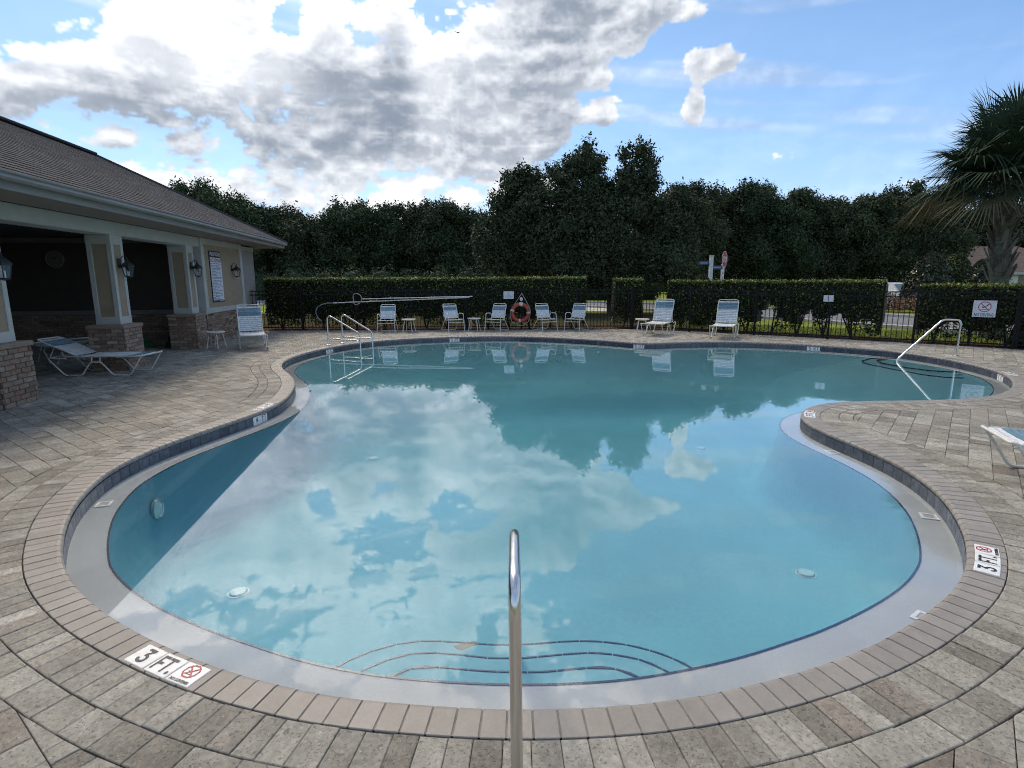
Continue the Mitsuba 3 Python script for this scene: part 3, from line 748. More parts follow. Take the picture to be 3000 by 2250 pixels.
v, f = lathe([(0.10, 0.0), (0.10, 0.03), (0.078, 0.04), (0.07, 0.03)], 24); put(f'{k}__rim', MB().add(v, f), 'steel', M=Ml, smooth=40)
v, f = lathe([(0.0, 0.045), (0.04, 0.04), (0.072, 0.026)], 24); put(f'{k}__lens', MB().add(v, f), 'plastic_white', M=Ml, smooth=40)
lf = Polygon([(-0.075, 0.01), (-0.05, 0.025), (0, 0.03), (0.05, 0.028), (0.085, 0.012), (0.06, -0.006), (0.03, -0.02), (-0.02, -0.03), (-0.05, -0.012)])
m = prism(lf, 0.003); m.vertices[:, 2] += 0.012 * np.sin(m.vertices[:, 0] * 30); m.apply_translation([-0.29, 3.1, -0.46])
put('fallen_leaf', m, 'dead_leaf', label='single brown leaf lying under water on the near pool step', category='leaf')


# ------------------------------------------------------------------ hand rails and ladder
def post_flange(k, p):
    v, f = lathe([(0.062, 0.0), (0.062, 0.006), (0.045, 0.016), (0.026, 0.018)], 20); put(f'{k}__flange', MB().add(v + np.asarray(p), f), 'steel', smooth=40)


k = thing('pool_handrail', 'steel hand rail rising from the bottom edge of the picture into the pool', 'handrail')
put(f'{k}__rail', MB().tube([(0.012, 1.56, 0.0), (0.005, 1.55, 0.845), (0.006, 1.97, 0.835), (0.008, 3.05, -0.35), (0.008, 3.05, -0.9)], 0.0195, 24, fillet=0.11), 'steel', smooth=60)
post_flange(k, (0.012, 1.56, 0.0))
k = thing('pool_handrail', 'steel hand rail sloping into the right end of the pool', 'handrail')
put(f'{k}__rail', MB().tube([(9.92, 12.5, 0.0), (9.92, 12.5, 0.80), (9.52, 12.5, 0.82), (8.62, 12.55, -0.10), (8.62, 12.55, -0.75)], 0.0205, 16, fillet=0.1), 'steel', smooth=60)
post_flange(k, (9.92, 12.5, 0.0))
k = thing('pool_ladder', 'two rail steel ladder at the far left of the pool', 'pool ladder')
for (bx, by), (wx, wy) in (((-4.95, 15.2), (-3.97, 14.75)), ((-4.72, 15.72), (-3.78, 15.28))):
    d = np.array([wx - bx, wy - by]); pt = lambda t, z: (bx + d[0] * t, by + d[1] * t, z)
    put(f'{k}__rail', MB().tube([pt(0, 0), pt(0, 0.74), pt(0.1, 0.78), pt(1.0, 0.34), pt(1.0, -0.3), pt(0.9, -0.62)], 0.0205, 12, fillet=0.09), 'steel', smooth=60)
    put(f'{k}__brace', MB().tube([pt(0.0, 0.17), pt(1.0, 0.16)], 0.0165, 10), 'steel', smooth=60)
    post_flange(k, pt(0, 0.0))
for z in (-0.3, -0.52):
    put(f'{k}__tread', MB().box([-3.875, 15.015, z], (0.09, 0.56, 0.03), rz=-0.34, ch=0.006), 'plastic_white')


# ------------------------------------------------------------------ furniture
def strap(key, a, b_, w_dir, w, matn, sag=0.006, th=0.003):
    """A vinyl strap from a to b, w wide along w_dir."""
    a, b_, wd = (np.asarray(x, float) for x in (a, b_, w_dir))
    nrm = np.cross(b_ - a, wd); nrm /= np.linalg.norm(nrm)
    if nrm[2] < 0: nrm = -nrm
    t = np.array([0, 0.25, 0.5, 0.75, 1.0])
    c = a + (b_ - a) * t[:, None] - nrm * (sag * 4 * t * (1 - t))[:, None]
    v = np.vstack([c - wd * w / 2 - nrm * th / 2, c + wd * w / 2 - nrm * th / 2, c + wd * w / 2 + nrm * th / 2, c - wd * w / 2 + nrm * th / 2])
    n = 5; f = []
    for q in range(4):
        i = np.arange(n - 1) + q * n; j = np.arange(n - 1) + ((q + 1) % 4) * n
        f += [np.stack([i, i + 1, j + 1], 1), np.stack([i, j + 1, j], 1)]
    f += [np.array([[0, n, 2 * n], [0, 2 * n, 3 * n], [n - 1, 3 * n - 1, 2 * n - 1], [n - 1, 4 * n - 1, 3 * n - 1]])]
    return put(key, MB().add(v, np.vstack(f), (R.random(), R.random())), matn, M=strap.M)


def armchair(x, y, rz, label):
    k = thing('strap_armchair', label, 'chair', 'strap armchairs along the far fence')
    M = strap.M = (rotz(rz), np.array([x, y, 0.0])); W = 0.245
    tb = lambda n, p, r=0.0125, fl=0.05, nn=8: put(f'{k}__{n}', MB().tube(p, r, nn, fillet=fl), 'white_powder', smooth=60, M=M)
    tb('back_frame', [(-W, -0.02, 0.36), (-W, 0.08, 0.44), (-W, 0.24, 0.9), (W, 0.24, 0.9), (W, 0.08, 0.44), (W, -0.02, 0.36)], fl=0.07)
    tb('seat_frame', [(-W, 0.10, 0.37), (-W, -0.3, 0.4), (W, -0.3, 0.4), (W, 0.10, 0.37)], fl=0.05)
    for s in (-1, 1):
        X = s * (W + 0.03)
        tb('arm_leg', [(X * 1.06, -0.34, 0.0), (X, -0.27, 0.58), (X, -0.2, 0.6), (X, 0.08, 0.59), (X, 0.125, 0.50)], fl=0.06)
        put(f'{k}__foot_cap', MB().tube([(X * 1.06, -0.34, 0.0), (X * 1.058, -0.338, 0.03)], 0.015, 8), 'white_powder', smooth=60, M=M)
    tb('rear_leg', [(-W - 0.02, 0.02, 0.4), (-W - 0.03, 0.36, 0.02), (W + 0.03, 0.36, 0.02), (W + 0.02, 0.02, 0.4)], fl=0.05)
    tb('front_bar', [(-W - 0.03, -0.29, 0.31), (W + 0.03, -0.29, 0.31)], 0.011)
    for i in range(10):
        t = 0.05 + 0.083 * i
        z, yy = 0.86 - 0.43 * t / 0.8 * 0.95, 0.235 - 0.16 * t / 0.8
        strap(f'{k}__back_strap', (-W, yy, z), (W, yy, z), np.array([0, 0.34, 0.94]), 0.042, 'blue_strap' if i in (1, 2, 3) else 'white_strap')
    for i in range(7):
        yy = 0.05 - 0.052 * i
        strap(f'{k}__seat_strap', (-W, yy, 0.385 - 0.075 * (yy - 0.1) + 0.006), (W, yy, 0.385 - 0.075 * (yy - 0.1) + 0.006), np.array([0, 1.0, -0.07]), 0.042, 'blue_strap' if i < 3 else 'white_strap', 0.012)
    return k


armchair(-4.15, 18.95, 0.03, 'white strap armchair facing the pool squarely, leftmost of the five along the fence')
armchair(-2.0, 19.15, 0.52, 'white strap armchair turned to the right, left of the middle small table')
armchair(-0.5, 19.2, -0.45, 'white strap armchair turned to the left, directly left of the red life ring')
armchair(1.12, 19.2, 0.48, 'white strap armchair turned to the right, directly right of the red life ring')
armchair(2.2, 19.2, -0.62, 'white strap armchair turned to the left, rightmost of the five along the fence')


def chaise(x, y, rz, back, label, loop=(0.45, 0.75, 1.32, 1.63), zr=0.36):
    """Head end at the origin, foot towards -y; back: angle of the backrest."""
    k = thing('strap_chaise', label, 'lounge chair', 'strap chaise longues around the deck')
    M = strap.M = (rotz(rz), np.array([x, y, 0.0])); W, L, H0 = 0.29, 1.9, 0.70
    tb = lambda n, p, r=0.0135, fl=0.06, nn=8: put(f'{k}__{n}', MB().tube(p, r, nn, fillet=fl), 'white_powder', smooth=60, M=M)
    hy = -H0
    tb('seat_frame', [(-W, hy + 0.25, zr), (-W, -L + 0.06, zr), (-W, -L, zr + 0.02), (W, -L, zr + 0.02), (W, -L + 0.06, zr), (W, hy + 0.25, zr)], fl=0.05)
    by, bz = math.cos(back) * 0.78, math.sin(back) * 0.78
    tb('back_frame', [(-W, hy, zr + 0.01), (-W, hy + by, zr + bz), (W, hy + by, zr + bz), (W, hy, zr + 0.01)], fl=0.08)
    a, b2, c, d = loop
    for s in (-1, 1):
        X = s * (W + 0.028)
        tb('leg_frame', [(X, -0.5, zr - 0.03), (X, -0.16, zr - 0.02), (X, -a, 0.014), (X, -b2, 0.014), (X, -b2 - 0.18, zr - 0.1), (X, -c + 0.2, zr - 0.1), (X, -c, 0.014), (X, -d, 0.014), (X, -L + 0.03, zr + 0.02), (X * 0.93, -L + 0.01, zr + 0.025)], fl=0.05)
        for yy in (-b2 - 0.2, -c + 0.22): tb('link', [(X, yy, zr - 0.1), (s * W, yy, zr)], 0.01, 0)
    tb('back_prop', [(-W + 0.03, hy + by * 0.6, zr + bz * 0.6 - 0.02), (-W + 0.03, min(hy + by * 0.6 + 0.16, -0.17), zr - 0.02), (W - 0.03, min(hy + by * 0.6 + 0.16, -0.17), zr - 0.02), (W - 0.03, hy + by * 0.6, zr + bz * 0.6 - 0.02)], 0.010, 0.03)
    dr_ = np.array([0, math.cos(back), math.sin(back)])
    nb = 13
    for i in range(nb):
        q = np.array([0, hy, zr + 0.012]) + dr_ * (0.70 - 0.0535 * i)
        strap(f'{k}__back_strap', q + [-W, 0, 0], q + [W, 0, 0], dr_, 0.044, 'blue_strap' if 1 <= i <= 4 else 'white_strap', 0.008)
    for i in range(21):
        yy = hy - 0.04 - 0.0545 * i
        strap(f'{k}__seat_strap', (-W, yy, zr + 0.014), (W, yy, zr + 0.014), np.array([0, 1.0, 0]), 0.045, 'blue_strap' if 15 <= i <= 18 else 'white_strap', 0.012)
    return k


chaise(-8.72, 10.62, PI / 2 + 0.03, 0.42, 'white strap chaise seen from its side between two brick columns, backrest low')
chaise(-7.28, 15.72, 0.47, 1.16, 'white strap chaise with raised back beside the round table under the pool rules board')
chaise(5.15, 18.75, -0.52, 1.12, 'white strap chaise with raised back beside the small table at the far right deck')
chaise(6.82, 17.80, -0.47, 1.16, 'white strap chaise with raised back standing alone before the hedge with gaps')
chaise(6.06, 4.19, -1.907, 0.25, 'white and teal strap chaise cut off by the right edge of the picture')
chaise(-8.95, 11.75, -PI / 2 - 0.5, 0.27, 'strap chaise deep in the shade of the porch behind the low one')


def side_table(x, y, label):
    k = thing('side_table', label, 'table', 'small round side tables')
    M = (np.eye(3), np.array([x, y, 0.0]))
    v, f = lathe([(0.0, 0.40), (0.205, 0.402), (0.225, 0.408), (0.235, 0.422), (0.228, 0.436), (0.2, 0.438), (0.0, 0.436)], 28)
    put(f'{k}__top', MB().add(v, f), 'white_powder', smooth=50, M=M)
    v, f = lathe([(0.15, 0.392), (0.165, 0.392), (0.165, 0.404), (0.15, 0.404)], 20); put(f'{k}__ring', MB().add(v, f), 'white_powder', M=M)
    for a in (0.6, 2.2, 3.75, 5.3):
        put(f'{k}__leg', MB().tube([(0.15 * math.cos(a), 0.15 * math.sin(a), 0.40), (0.235 * math.cos(a), 0.235 * math.sin(a), 0.0)], 0.0125, 8), 'white_powder', smooth=60, M=M)


side_table(-7.63, 14.55, 'small round white table beside the chaise under the pool rules board')
side_table(-3.42, 18.85, 'small round white table right of the leftmost armchair')
side_table(-1.27, 19.2, 'small round white table between the two armchairs left of the life ring')
side_table(4.25, 18.45, 'small round white table left of a raised chaise before the gap in the hedge')

# ------------------------------------------------------------------ pool house
BO = np.array([-7.54, 10.99, 0.0])
BM = (rotz(BA), BO)
BL = lambda t, s, z: np.array([t, s, z]) @ BM[0].T + BO
H = thing('pool_house', 'tan and white pool pavilion with grey shingle roof, brick columns and dark open porch', 'building')
bx = lambda n, c, size, m, ch=0.0, **kw: put(f'{H}__{n}', MB().box(c, size, ch=ch), m, M=BM, **kw)


def bricks(holder, org, along, out, width, z0, z1, big=True, mass='bricks', sk=0.0):
    """Running bond on one face: org = lower left corner (t, s), along and out = unit axes in plan."""
    al, ou = np.array([*along, 0.0]), np.array([*out, 0.0]); o = np.array([*org, 0.0])
    nz = round((z1 - z0) / 0.072); hz = (z1 - z0) / nz
    rest = MB()
    for c in range(nz):
        x = -0.105 * (c % 2)
        while x < width - 0.02:
            a0, a1 = max(x, 0), min(x + 0.2, width)
            if a1 - a0 > 0.03:
                pr_ = 0.014 + R.normal(0, 0.003)
                cen = o + al * (a0 + a1) / 2 + ou * (pr_ / 2 - 0.01) + [0, 0, z0 + hz * (c + 0.5)]
                v, f = box_vf((a1 - a0 - 0.010, pr_ + 0.02, hz - 0.011), 0.0)
                v = v @ np.column_stack([al, -ou, [0, 0, 1.0]]).T if abs(np.cross(al, -ou)[2] - 1) < 0.1 else v @ np.column_stack([-al, -ou, [0, 0, 1.0]]).T
                tn_ = (float(np.clip(R.normal(0.5, 0.27), 0, 1)), R.random())
                if big: put(f'{holder}__brick', MB().add(v + cen, f, tn_), 'brick_mat', M=BM)
                else: rest.add(v + cen, f, tn_)
            x += 0.21
    if not big: put(f'{holder}__{mass}', rest, 'brick_mat', M=BM, kind='stuff')


def column(s0, toff=0.0):
    k = bx('column', [toff - 0.325, s0 + 0.36, 1.75], (0.40, 0.40, 1.72), 'stucco_tan')
    cc = np.array([toff - 0.325, s0 + 0.36, 0])
    for sx in (-1, 1):
        for sy in (-1, 1):
            put(f'{k}__corner_board', MB().box(cc + [sx * 0.176, sy * 0.176, 1.75], (0.088, 0.088, 1.70), ch=0.004), 'trim_white', M=BM)
    for z, hh in ((0.965, 0.15), (2.515, 0.18)):
        put(f'{k}__collar', MB().box(cc + [0, 0, z], (0.445, 0.445, hh), ch=0.005), 'trim_white', M=BM)
    put(f'{k}__base_core', MB().box(cc + [0, 0, 0.405], (0.628, 0.698, 0.81)), 'brick_mortar', M=BM)
    put(f'{k}__cap', MB().box(cc + [0, 0, 0.85], (0.70, 0.77, 0.075), ch=0.012), 'cap_mat', M=BM)
    bricks(k, (cc[0] - 0.325, cc[1] - 0.352), (1, 0), (0, -1), 0.65, 0.0, 0.812)
    bricks(k, (cc[0] + 0.317, cc[1] - 0.346), (0, 1), (1, 0), 0.69, 0.0, 0.812)
    bricks(k, (cc[0] - 0.317, cc[1] - 0.346), (0, 1), (-1, 0), 0.69, 0.0, 0.812, False)
    bricks(k, (cc[0] - 0.325, cc[1] + 0.352), (1, 0), (0, 1), 0.65, 0.0, 0.812, False)
    return k


column(-3.47, 0.07); column(0.0); column(3.5); column(-7.0)
bx('beam', [-0.30, -1.3, 2.73], (0.42, 11.6, 0.25), 'trim_white', 0.006)
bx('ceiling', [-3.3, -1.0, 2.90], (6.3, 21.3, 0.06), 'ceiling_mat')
bx('soffit', [0.33, -1.0, 2.875], (0.80, 22.4, 0.03), 'soffit_mat')
bx('soffit', [-3.3, 9.99, 2.875], (7.3, 0.62, 0.03), 'soffit_mat')
bx('fascia', [0.735, -1.0, 2.95], (0.03, 22.5, 0.19), 'trim_cream')
bx('fascia', [-3.3, 10.285, 2.95], (8.04, 0.03, 0.19), 'trim_cream')
bx('added_rear_wall', [-6.5, -1.0, 1.45], (0.15, 21.3, 2.9), 'stucco_shaded')  # unseen wall, added to shut light out of the porch
ew = bx('porch_end_wall', [-3.32, 4.62, 1.85], (6.2, 0.16, 2.04), 'stucco_shaded')
put(f'{ew}__wainscot_core', MB().box([-3.32, 4.62, 0.42], (6.2, 0.19, 0.83)), 'brick_mortar', M=BM)
put(f'{ew}__band', MB().box([-3.32, 4.605, 0.90], (6.2, 0.20, 0.115), ch=0.004), 'trim_cream', M=BM)
put(f'{ew}__top_rail', MB().box([-3.32, 4.605, 2.76], (6.2, 0.20, 0.12), ch=0.004), 'trim_cream', M=BM)
bricks(ew, (-3.4, 4.527), (1, 0), (0, -1), 3.1, 0.0, 0.835, True)
bricks(ew, (-6.4, 4.527), (1, 0), (0, -1), 2.995, 0.0, 0.835, False)
bx('added_near_wall', [-3.3, -11.2, 1.45], (6.4, 0.15, 2.9), 'stucco_shaded')  # out of view, added to keep the porch interior dark
# front wall with the rules board
fw = bx('front_wall', [-0.20, 6.19, 1.9], (0.20, 3.40, 1.9), 'stucco_tan')
put(f'{fw}__wainscot_core', MB().box([-0.19, 6.19, 0.41], (0.24, 3.46, 0.82)), 'brick_mortar', M=BM)
bricks(fw, (-0.08, 4.46), (0, 1), (1, 0), 3.46, 0.0, 0.83)
bricks(fw, (-0.31, 4.465), (1, 0), (0, -1), 0.23, 0.0, 0.83)
put(f'{fw}__band', MB().box([-0.185, 6.19, 0.905], (0.29, 3.52, 0.14), ch=0.005), 'trim_white', M=BM)
put(f'{fw}__frieze', MB().box([-0.19, 6.19, 2.775], (0.25, 3.38, 0.16), ch=0.005), 'trim_white', M=BM)
for s in (4.565, 7.80): put(f'{fw}__end_board', MB().box([-0.185, s, 1.915], (0.27, 0.20, 1.876), ch=0.005), 'trim_white', M=BM)
gw = bx('far_wall', [-0.28, 8.78, 1.42], (0.16, 1.76, 2.84), 'stucco_grey')
put(f'{gw}__frieze', MB().box([-0.27, 8.78, 2.775], (0.20, 1.74, 0.13), ch=0.004), 'trim_white', M=BM)
bx('end_wall', [-3.33, 9.58, 1.42], (6.2, 0.15, 2.84), 'stucco_grey')
# roof: overlapping courses on four slopes
E0, S0, S1, TB, ZE, SL = 0.79, -12.3, 10.34, -7.39, 3.065, 0.525
HALF = (E0 - TB) / 2
roof = MB()


def slope(A, B, inw):
    A, B = np.array(A, float), np.array(B, float); L = np.linalg.norm(B - A); al = (B - A) / L; inw = np.array(inw, float)
    e = 0.128; n = int(HALF / e) + 1; e = HALF / n
    for c in range(n):
        q0, q1 = c * e - 0.012, (c + 1) * e
        def pt(end, q, lift):
            p = (A + al * max(q, 0) if end == 0 else B - al * max(q, 0)) + inw * q
            return [p[0], p[1], ZE + SL * max(q, -0.02) + lift]
        v = np.array([pt(0, q0, 0.016), pt(1, q0, 0.016), pt(1, q1, 0.002), pt(0, q1, 0.002), pt(0, q0, -0.004), pt(1, q0, -0.004)])
        u0, u1 = max(q0, 0) / 0.31, (L - max(q0, 0)) / 0.31; a1, b1 = q1 / 0.31, (L - q1) / 0.31
        o = 7.3 * c
        roof.add(v, [[0, 1, 2], [0, 2, 3], [4, 5, 1], [4, 1, 0]], np.array([[u0 + o, c + .3], [u1 + o, c + .3], [b1 + o, c + .3], [a1 + o, c + .3], [u0 + o, c + .3], [u1 + o, c + .3]]))


slope((E0, S0), (E0, S1), (-1, 0)); slope((E0, S1), (TB, S1), (0, -1)); slope((TB, S1), (TB, S0), (1, 0)); slope((TB, S0), (E0, S0), (0, 1))
rf = put(f'{H}__roof', roof, 'shingle_mat', M=BM)
zr_ = ZE + SL * HALF
put(f'{rf}__ridge_vent', MB().box([E0 - HALF, (S0 + S1) / 2, zr_ + 0.015], (0.30, S1 - S0 - 2 * HALF + 0.1, 0.07), ch=0.02), 'shingle_mat', M=BM)
for ts, ss in ((E0, S1), (E0, S0), (TB, S1), (TB, S0)):
    s_in = ss - HALF if ss > 0 else ss + HALF
    put(f'{rf}__hip_cap', MB().tube([(ts, ss, ZE + 0.01), (E0 - HALF, s_in, zr_ + 0.01)], 0.055, 6), 'shingle_mat', M=BM)
gp = Polygon([(0, 0), (0.085, 0), (0.11, 0.03), (0.10, 0.07), (0.125, 0.085), (0.125, 0.105), (0.11, 0.105), (0.11, 0.092), (0.02, 0.092), (0.0, 0.1)])
g = prism(gp, 22.5); gv = np.array(g.vertices)
g.vertices = np.column_stack([gv[:, 0] + 0.752, gv[:, 2] - 12.25, gv[:, 1] + 2.955])
put(f'{H}__gutter', trimesh.Trimesh(g.vertices, g.faces, process=False), 'gutter_metal', M=BM)


def lantern(t, s, z, label):
    k = thing('wall_lantern', label, 'lantern', 'black coach lanterns on the pavilion')
    o = BL(t, s, z); M = (rotz(BA) * 0.86, o)
    P = lambda n, b, m='lantern_black', **kw: put(f'{k}__{n}', b, m, M=M, **kw)
    P('backplate', MB().box([0.010, 0, 0.06], (0.02, 0.11, 0.22), ch=0.006))
    P('arm', MB().tube([(0.02, 0, 0.02), (0.09, 0, 0.0), (0.16, 0, 0.13), (0.16, 0, 0.215), (0.09, 0, 0.23), (0.05, 0, 0.16)], 0.009, 8, fillet=0.05), smooth=60)
    C = np.array([0.17, 0, 0.0])
    v, f = lathe([(0.155, -0.02), (0.15, -0.005), (0.10, 0.055), (0.05, 0.095), (0.022, 0.12), (0.03, 0.135), (0.012, 0.15), (0.016, 0.175), (0.0, 0.2)], 6); P('hood', MB().add(v + C, f))
    cage = MB(); a = np.arange(6) * PI / 3
    top, bot = np.column_stack([0.128 * np.cos(a), 0.128 * np.sin(a), np.full(6, -0.02)]) + C, np.column_stack([0.085 * np.cos(a), 0.085 * np.sin(a), np.full(6, -0.235)]) + C
    for i in range(6): cage.tube([top[i], bot[i]], 0.007, 5)
    cage.tube(list(top), 0.008, 5, closed=True); cage.tube(list(bot), 0.009, 5, closed=True)
    P('cage', cage)
    v, f = lathe([(0.0, -0.235), (0.085, -0.235), (0.09, -0.248), (0.03, -0.262), (0.0, -0.275)], 6); P('base', MB().add(v + C, f[:, ::-1]))
    for i in range(6):
        j = (i + 1) % 6
        P('pane', MB().add(np.array([top[i], top[j], bot[j], bot[i]]) * [1, 1, 1], [[0, 2, 1], [0, 3, 2]]), 'lantern_glass')
    for y in (-0.028, 0.028): P('candle', MB().tube([C + [0, y, -0.23], C + [0, y, -0.11]], 0.013, 8), 'frost', smooth=60)


lantern(-0.035, -3.14, 1.98, 'black coach lantern on the nearest column, cut by the left edge')
lantern(-0.102, 0.36, 2.02, 'black coach lantern on the column behind the low chaise')
lantern(-0.102, 3.86, 2.05, 'black coach lantern on the column next to the rules board')
lantern(-0.098, 6.92, 2.05, 'black coach lantern on the tan wall right of the rules board')

k = thing('pool_rules_board', 'tall white POOL RULES board with red NO DIVING line on the tan wall', 'sign')
bc, bw, bh = np.array([-0.088, 5.55, 1.83]), 0.90, 1.42
rgt, upp = np.array([0, 1.0, 0]) @ BM[0].T, np.array([0, 0, 1.0])
put(f'{k}__panel', MB().box(bc + [0, 0, 0], (0.02, bw, bh)), 'black_paint', M=BM)
put(f'{k}__face', MB().box(bc + [0.0125, 0, -0.075], (0.008, bw - 0.05, bh - 0.21)), 'sign_white', M=BM)
sf = lambda y, z: BL(bc[0] + 0.0172, bc[1] + y, bc[2] + z)
hd, rd, ln = MB(), MB(), MB()
text_on(hd, 'POOL RULES', 0.095, BL(bc[0] + 0.0105, bc[1], bc[2] + 0.63), rgt, upp, 0.80, d=0.003)
text_on(rd, 'NO DIVING', 0.10, sf(0, 0.455), rgt, upp, 0.80)
zz = 0.36
for i in range(25):
    wln = R.uniform(0.3, 0.76) if i % 3 else 0.74
    ln.box(np.array([bc[0] + 0.0175, bc[1] - 0.40 + wln / 2, bc[2] + zz]), (0.002, wln, 0.013), tone=(0.5, 0.5)); zz -= 0.0405 if i % 5 else 0.047
ln.box([bc[0] + 0.0175, bc[1] - 0.17, bc[2] - 0.735 + 0.06], (0.002, 0.44, 0.034))
put(f'{k}__heading', hd, 'sign_white'); put(f'{k}__red_line', rd, 'red_paint'); put(f'{k}__small_print', ln, 'sign_blue', M=BM)
sw = MB(); shape_on(sw, Polygon([(-0.05, -0.02), (0.0, -0.02), (0.05, 0.03), (0.03, -0.01), (0.0, -0.035)]), sf(0.32, -0.675), rgt, upp); put(f'{k}__emblem', sw, 'black_paint')

k = thing('wall_clock', 'round wall clock in the shade of the porch end wall', 'clock')
Mc = (np.column_stack([np.array([1, 0, 0]) @ BM[0].T, [0, 0, 1.0], np.array([0, -1.0, 0]) @ BM[0].T]), BL(-3.62, 4.535, 2.28))
v, f = lathe([(0.0, 0.03), (0.19, 0.03)], 32); put(f'{k}__face', MB().add(v, f[:, ::-1]), 'clock_face', M=Mc)
v, f = lathe([(0.19, 0.0), (0.19, 0.04), (0.20, 0.05), (0.215, 0.04), (0.22, 0.0)], 32); put(f'{k}__rim', MB().add(v, f[:, ::-1]), 'trim_cream', M=Mc)
hm = MB().box([0.03, 0.045, 0.034], (0.012, 0.11, 0.003), rz=-0.6).box([-0.05, 0.03, 0.036], (0.009, 0.15, 0.003), rz=1.1)
for a in range(12): hm.box([0.165 * math.cos(a * PI / 6), 0.165 * math.sin(a * PI / 6), 0.032], (0.03, 0.009, 0.002), rz=a * PI / 6)
put(f'{k}__hands', hm, 'black_paint', M=Mc)
for (t, s, w, lab) in ((-2.0, 4.15, 1.0, 'dark green tarp heaped on the porch floor left of the middle column'), (-0.55, 4.1, 0.75, 'dark green tarp heaped on the porch floor between the two far columns')):
    g = trimesh.creation.icosphere(4, 1.0); gv = np.array(g.vertices)
    dsp = 0.75 + 0.5 * meshkit.fbm(gv * 2.2 + t, 4, 8) + 0.18 * np.abs(meshkit.fbm(gv * 6 + t, 2, 4) - 0.5)
    gv = gv * dsp[:, None] * [w * 0.62, 0.24, 0.34]; gv[:, 2] = np.maximum(gv[:, 2], -0.03)
    put('green_tarp', trimesh.Trimesh(gv, g.faces, process=False), 'dark_tarp', smooth=40, M=(BM[0], BL(t, s, 0.03)), label=lab, category='tarp')

# ------------------------------------------------------------------ fence and what hangs on it
FA, FB, FC, FD = np.array([-9.2, 19.75]), np.array([4.15, 19.72]), np.array([12.25, 13.75]), np.array([17.5, 7.9])


def fence(A, B, label, z1=1.35, sp=0.118, nposts=6):
    k = thing('picket_fence', label, 'fence', None)
    L = np.linalg.norm(B - A); d = (B - A) / L; a = math.atan2(d[1], d[0])
    for z in (0.10, z1 - 0.13, z1): put(f'{k}__rail', MB().box([*(A + B) / 2, z], (L, 0.028, 0.032), rz=a), 'fence_black')
    n = int(L / sp)
    for i in range(1, n):
        p = A + d * L * i / n
        put(f'{k}__picket', MB().box([*p, z1 / 2 + 0.03], (0.016, 0.016, z1 - 0.06), rz=a), 'fence_black')
    for i in range(nposts + 1):
        p = A + d * L * i / nposts
        put(f'{k}__post', MB().box([*p, z1 / 2 + 0.02], (0.05, 0.05, z1 + 0.1), rz=a).box([*p, z1 + 0.08], (0.062, 0.062, 0.02), rz=a), 'fence_black')
    return k


fence(FA, FB, 'black iron picket fence along the far deck in front of the long hedge', nposts=7)
fence(FB + [0.06, -0.02], FC, 'black iron picket fence slanting along the right side in front of the gapped hedges', nposts=5)
fence(FC + [0.05, -0.04], FD, 'black iron picket fence at the right edge of the picture before the palm trunk', nposts=3)
FD1 = (FC - FB) / np.linalg.norm(FC - FB); FN = np.array([FD1[1], -FD1[0]])      # towards the pool

k = thing('life_ring', 'red life ring with white bands and rope hanging on the fence', 'life ring')
lc = np.array([0.30, 19.62, 0.585]); LR = (rotx(PI / 2), lc)
a = np.linspace(0, 2 * PI, 48, endpoint=False)
put(f'{k}__ring', MB().tube([(0.285 * math.cos(t), 0.285 * math.sin(t), 0) for t in a], 0.068, 14, closed=True), 'buoy_red', smooth=60, M=LR)
for a0 in (1.5, 0.0, 2.85, 4.62):
    put(f'{k}__band', MB().tube([(0.285 * math.cos(t), 0.285 * math.sin(t), 0) for t in np.linspace(a0 - 0.10 * (2 if a0 == 1.5 else 1), a0 + 0.10 * (2 if a0 == 1.5 else 1), 6)], 0.0715, 14), 'buoy_white', smooth=60, M=LR)
rp = [(0.05, 0.66), (-0.26, 0.2), (-0.34, 0.08), (-0.36, -0.1), (-0.3, -0.32), (-0.08, -0.46), (0.1, -0.44), (0.26, -0.33), (0.31, -0.2), (0.36, 0.05), (0.27, 0.26), (0.05, 0.66)]
put(f'{k}__rope', MB().tube([(x, y, 0.045 if abs(x) < 0.2 else 0.02) for x, y in rp], 0.0095, 6, fillet=0.08), 'rope', smooth=60, M=LR)
put(f'{k}__float', MB().mesh(sphere_m((0.03, 0.46, 0.03), 0.062, 2, (0.85, 1.15, 0.6))), 'plastic_white', smooth=True, M=LR)
put(f'{k}__hook', MB().tube([(0.05, 0.64, 0.0), (0.05, 0.70, 0.06), (0.05, 0.72, 0.02)], 0.008, 6), 'fence_black', M=LR)

k = thing('shepherds_crook', 'pale rescue pole with a curved crook at its left end, hung level on the fence', 'rescue pole')
Y0 = 19.64
put(f'{k}__shaft', MB().tube([(-6.15, Y0, 0.94), (-1.45, Y0, 1.11)], 0.019, 10), 'white_powder', smooth=60)
put(f'{k}__crook', MB().tube([(-6.15, Y0, 0.94), (-6.45, Y0, 0.93), (-6.72, Y0, 0.8), (-6.78, Y0, 0.6), (-6.68, Y0, 0.4), (-6.6, Y0, 0.33)], 0.014, 8, fillet=0.15), 'grey_print', smooth=60)
k = thing('leaf_skimmer', 'pale pool net pole with a hoop at its left end, hung above the rescue pole', 'pool net')
put(f'{k}__pole', MB().tube([(-5.12, Y0 - 0.045, 1.075), (-1.34, Y0 - 0.045, 1.145)], 0.018, 10), 'white_powder', smooth=60)
put(f'{k}__hoop', MB().tube([(-5.12, Y0 - 0.045, 1.075), (-5.2, Y0 - 0.02, 1.22), (-5.34, Y0 - 0.02, 1.27), (-5.44, Y0 - 0.02, 1.22), (-5.44, Y0 - 0.02, 0.93), (-5.36, Y0 - 0.03, 0.86), (-5.22, Y0 - 0.03, 0.93)], 0.013, 8, closed=True, fillet=0.07), 'rope', smooth=60)
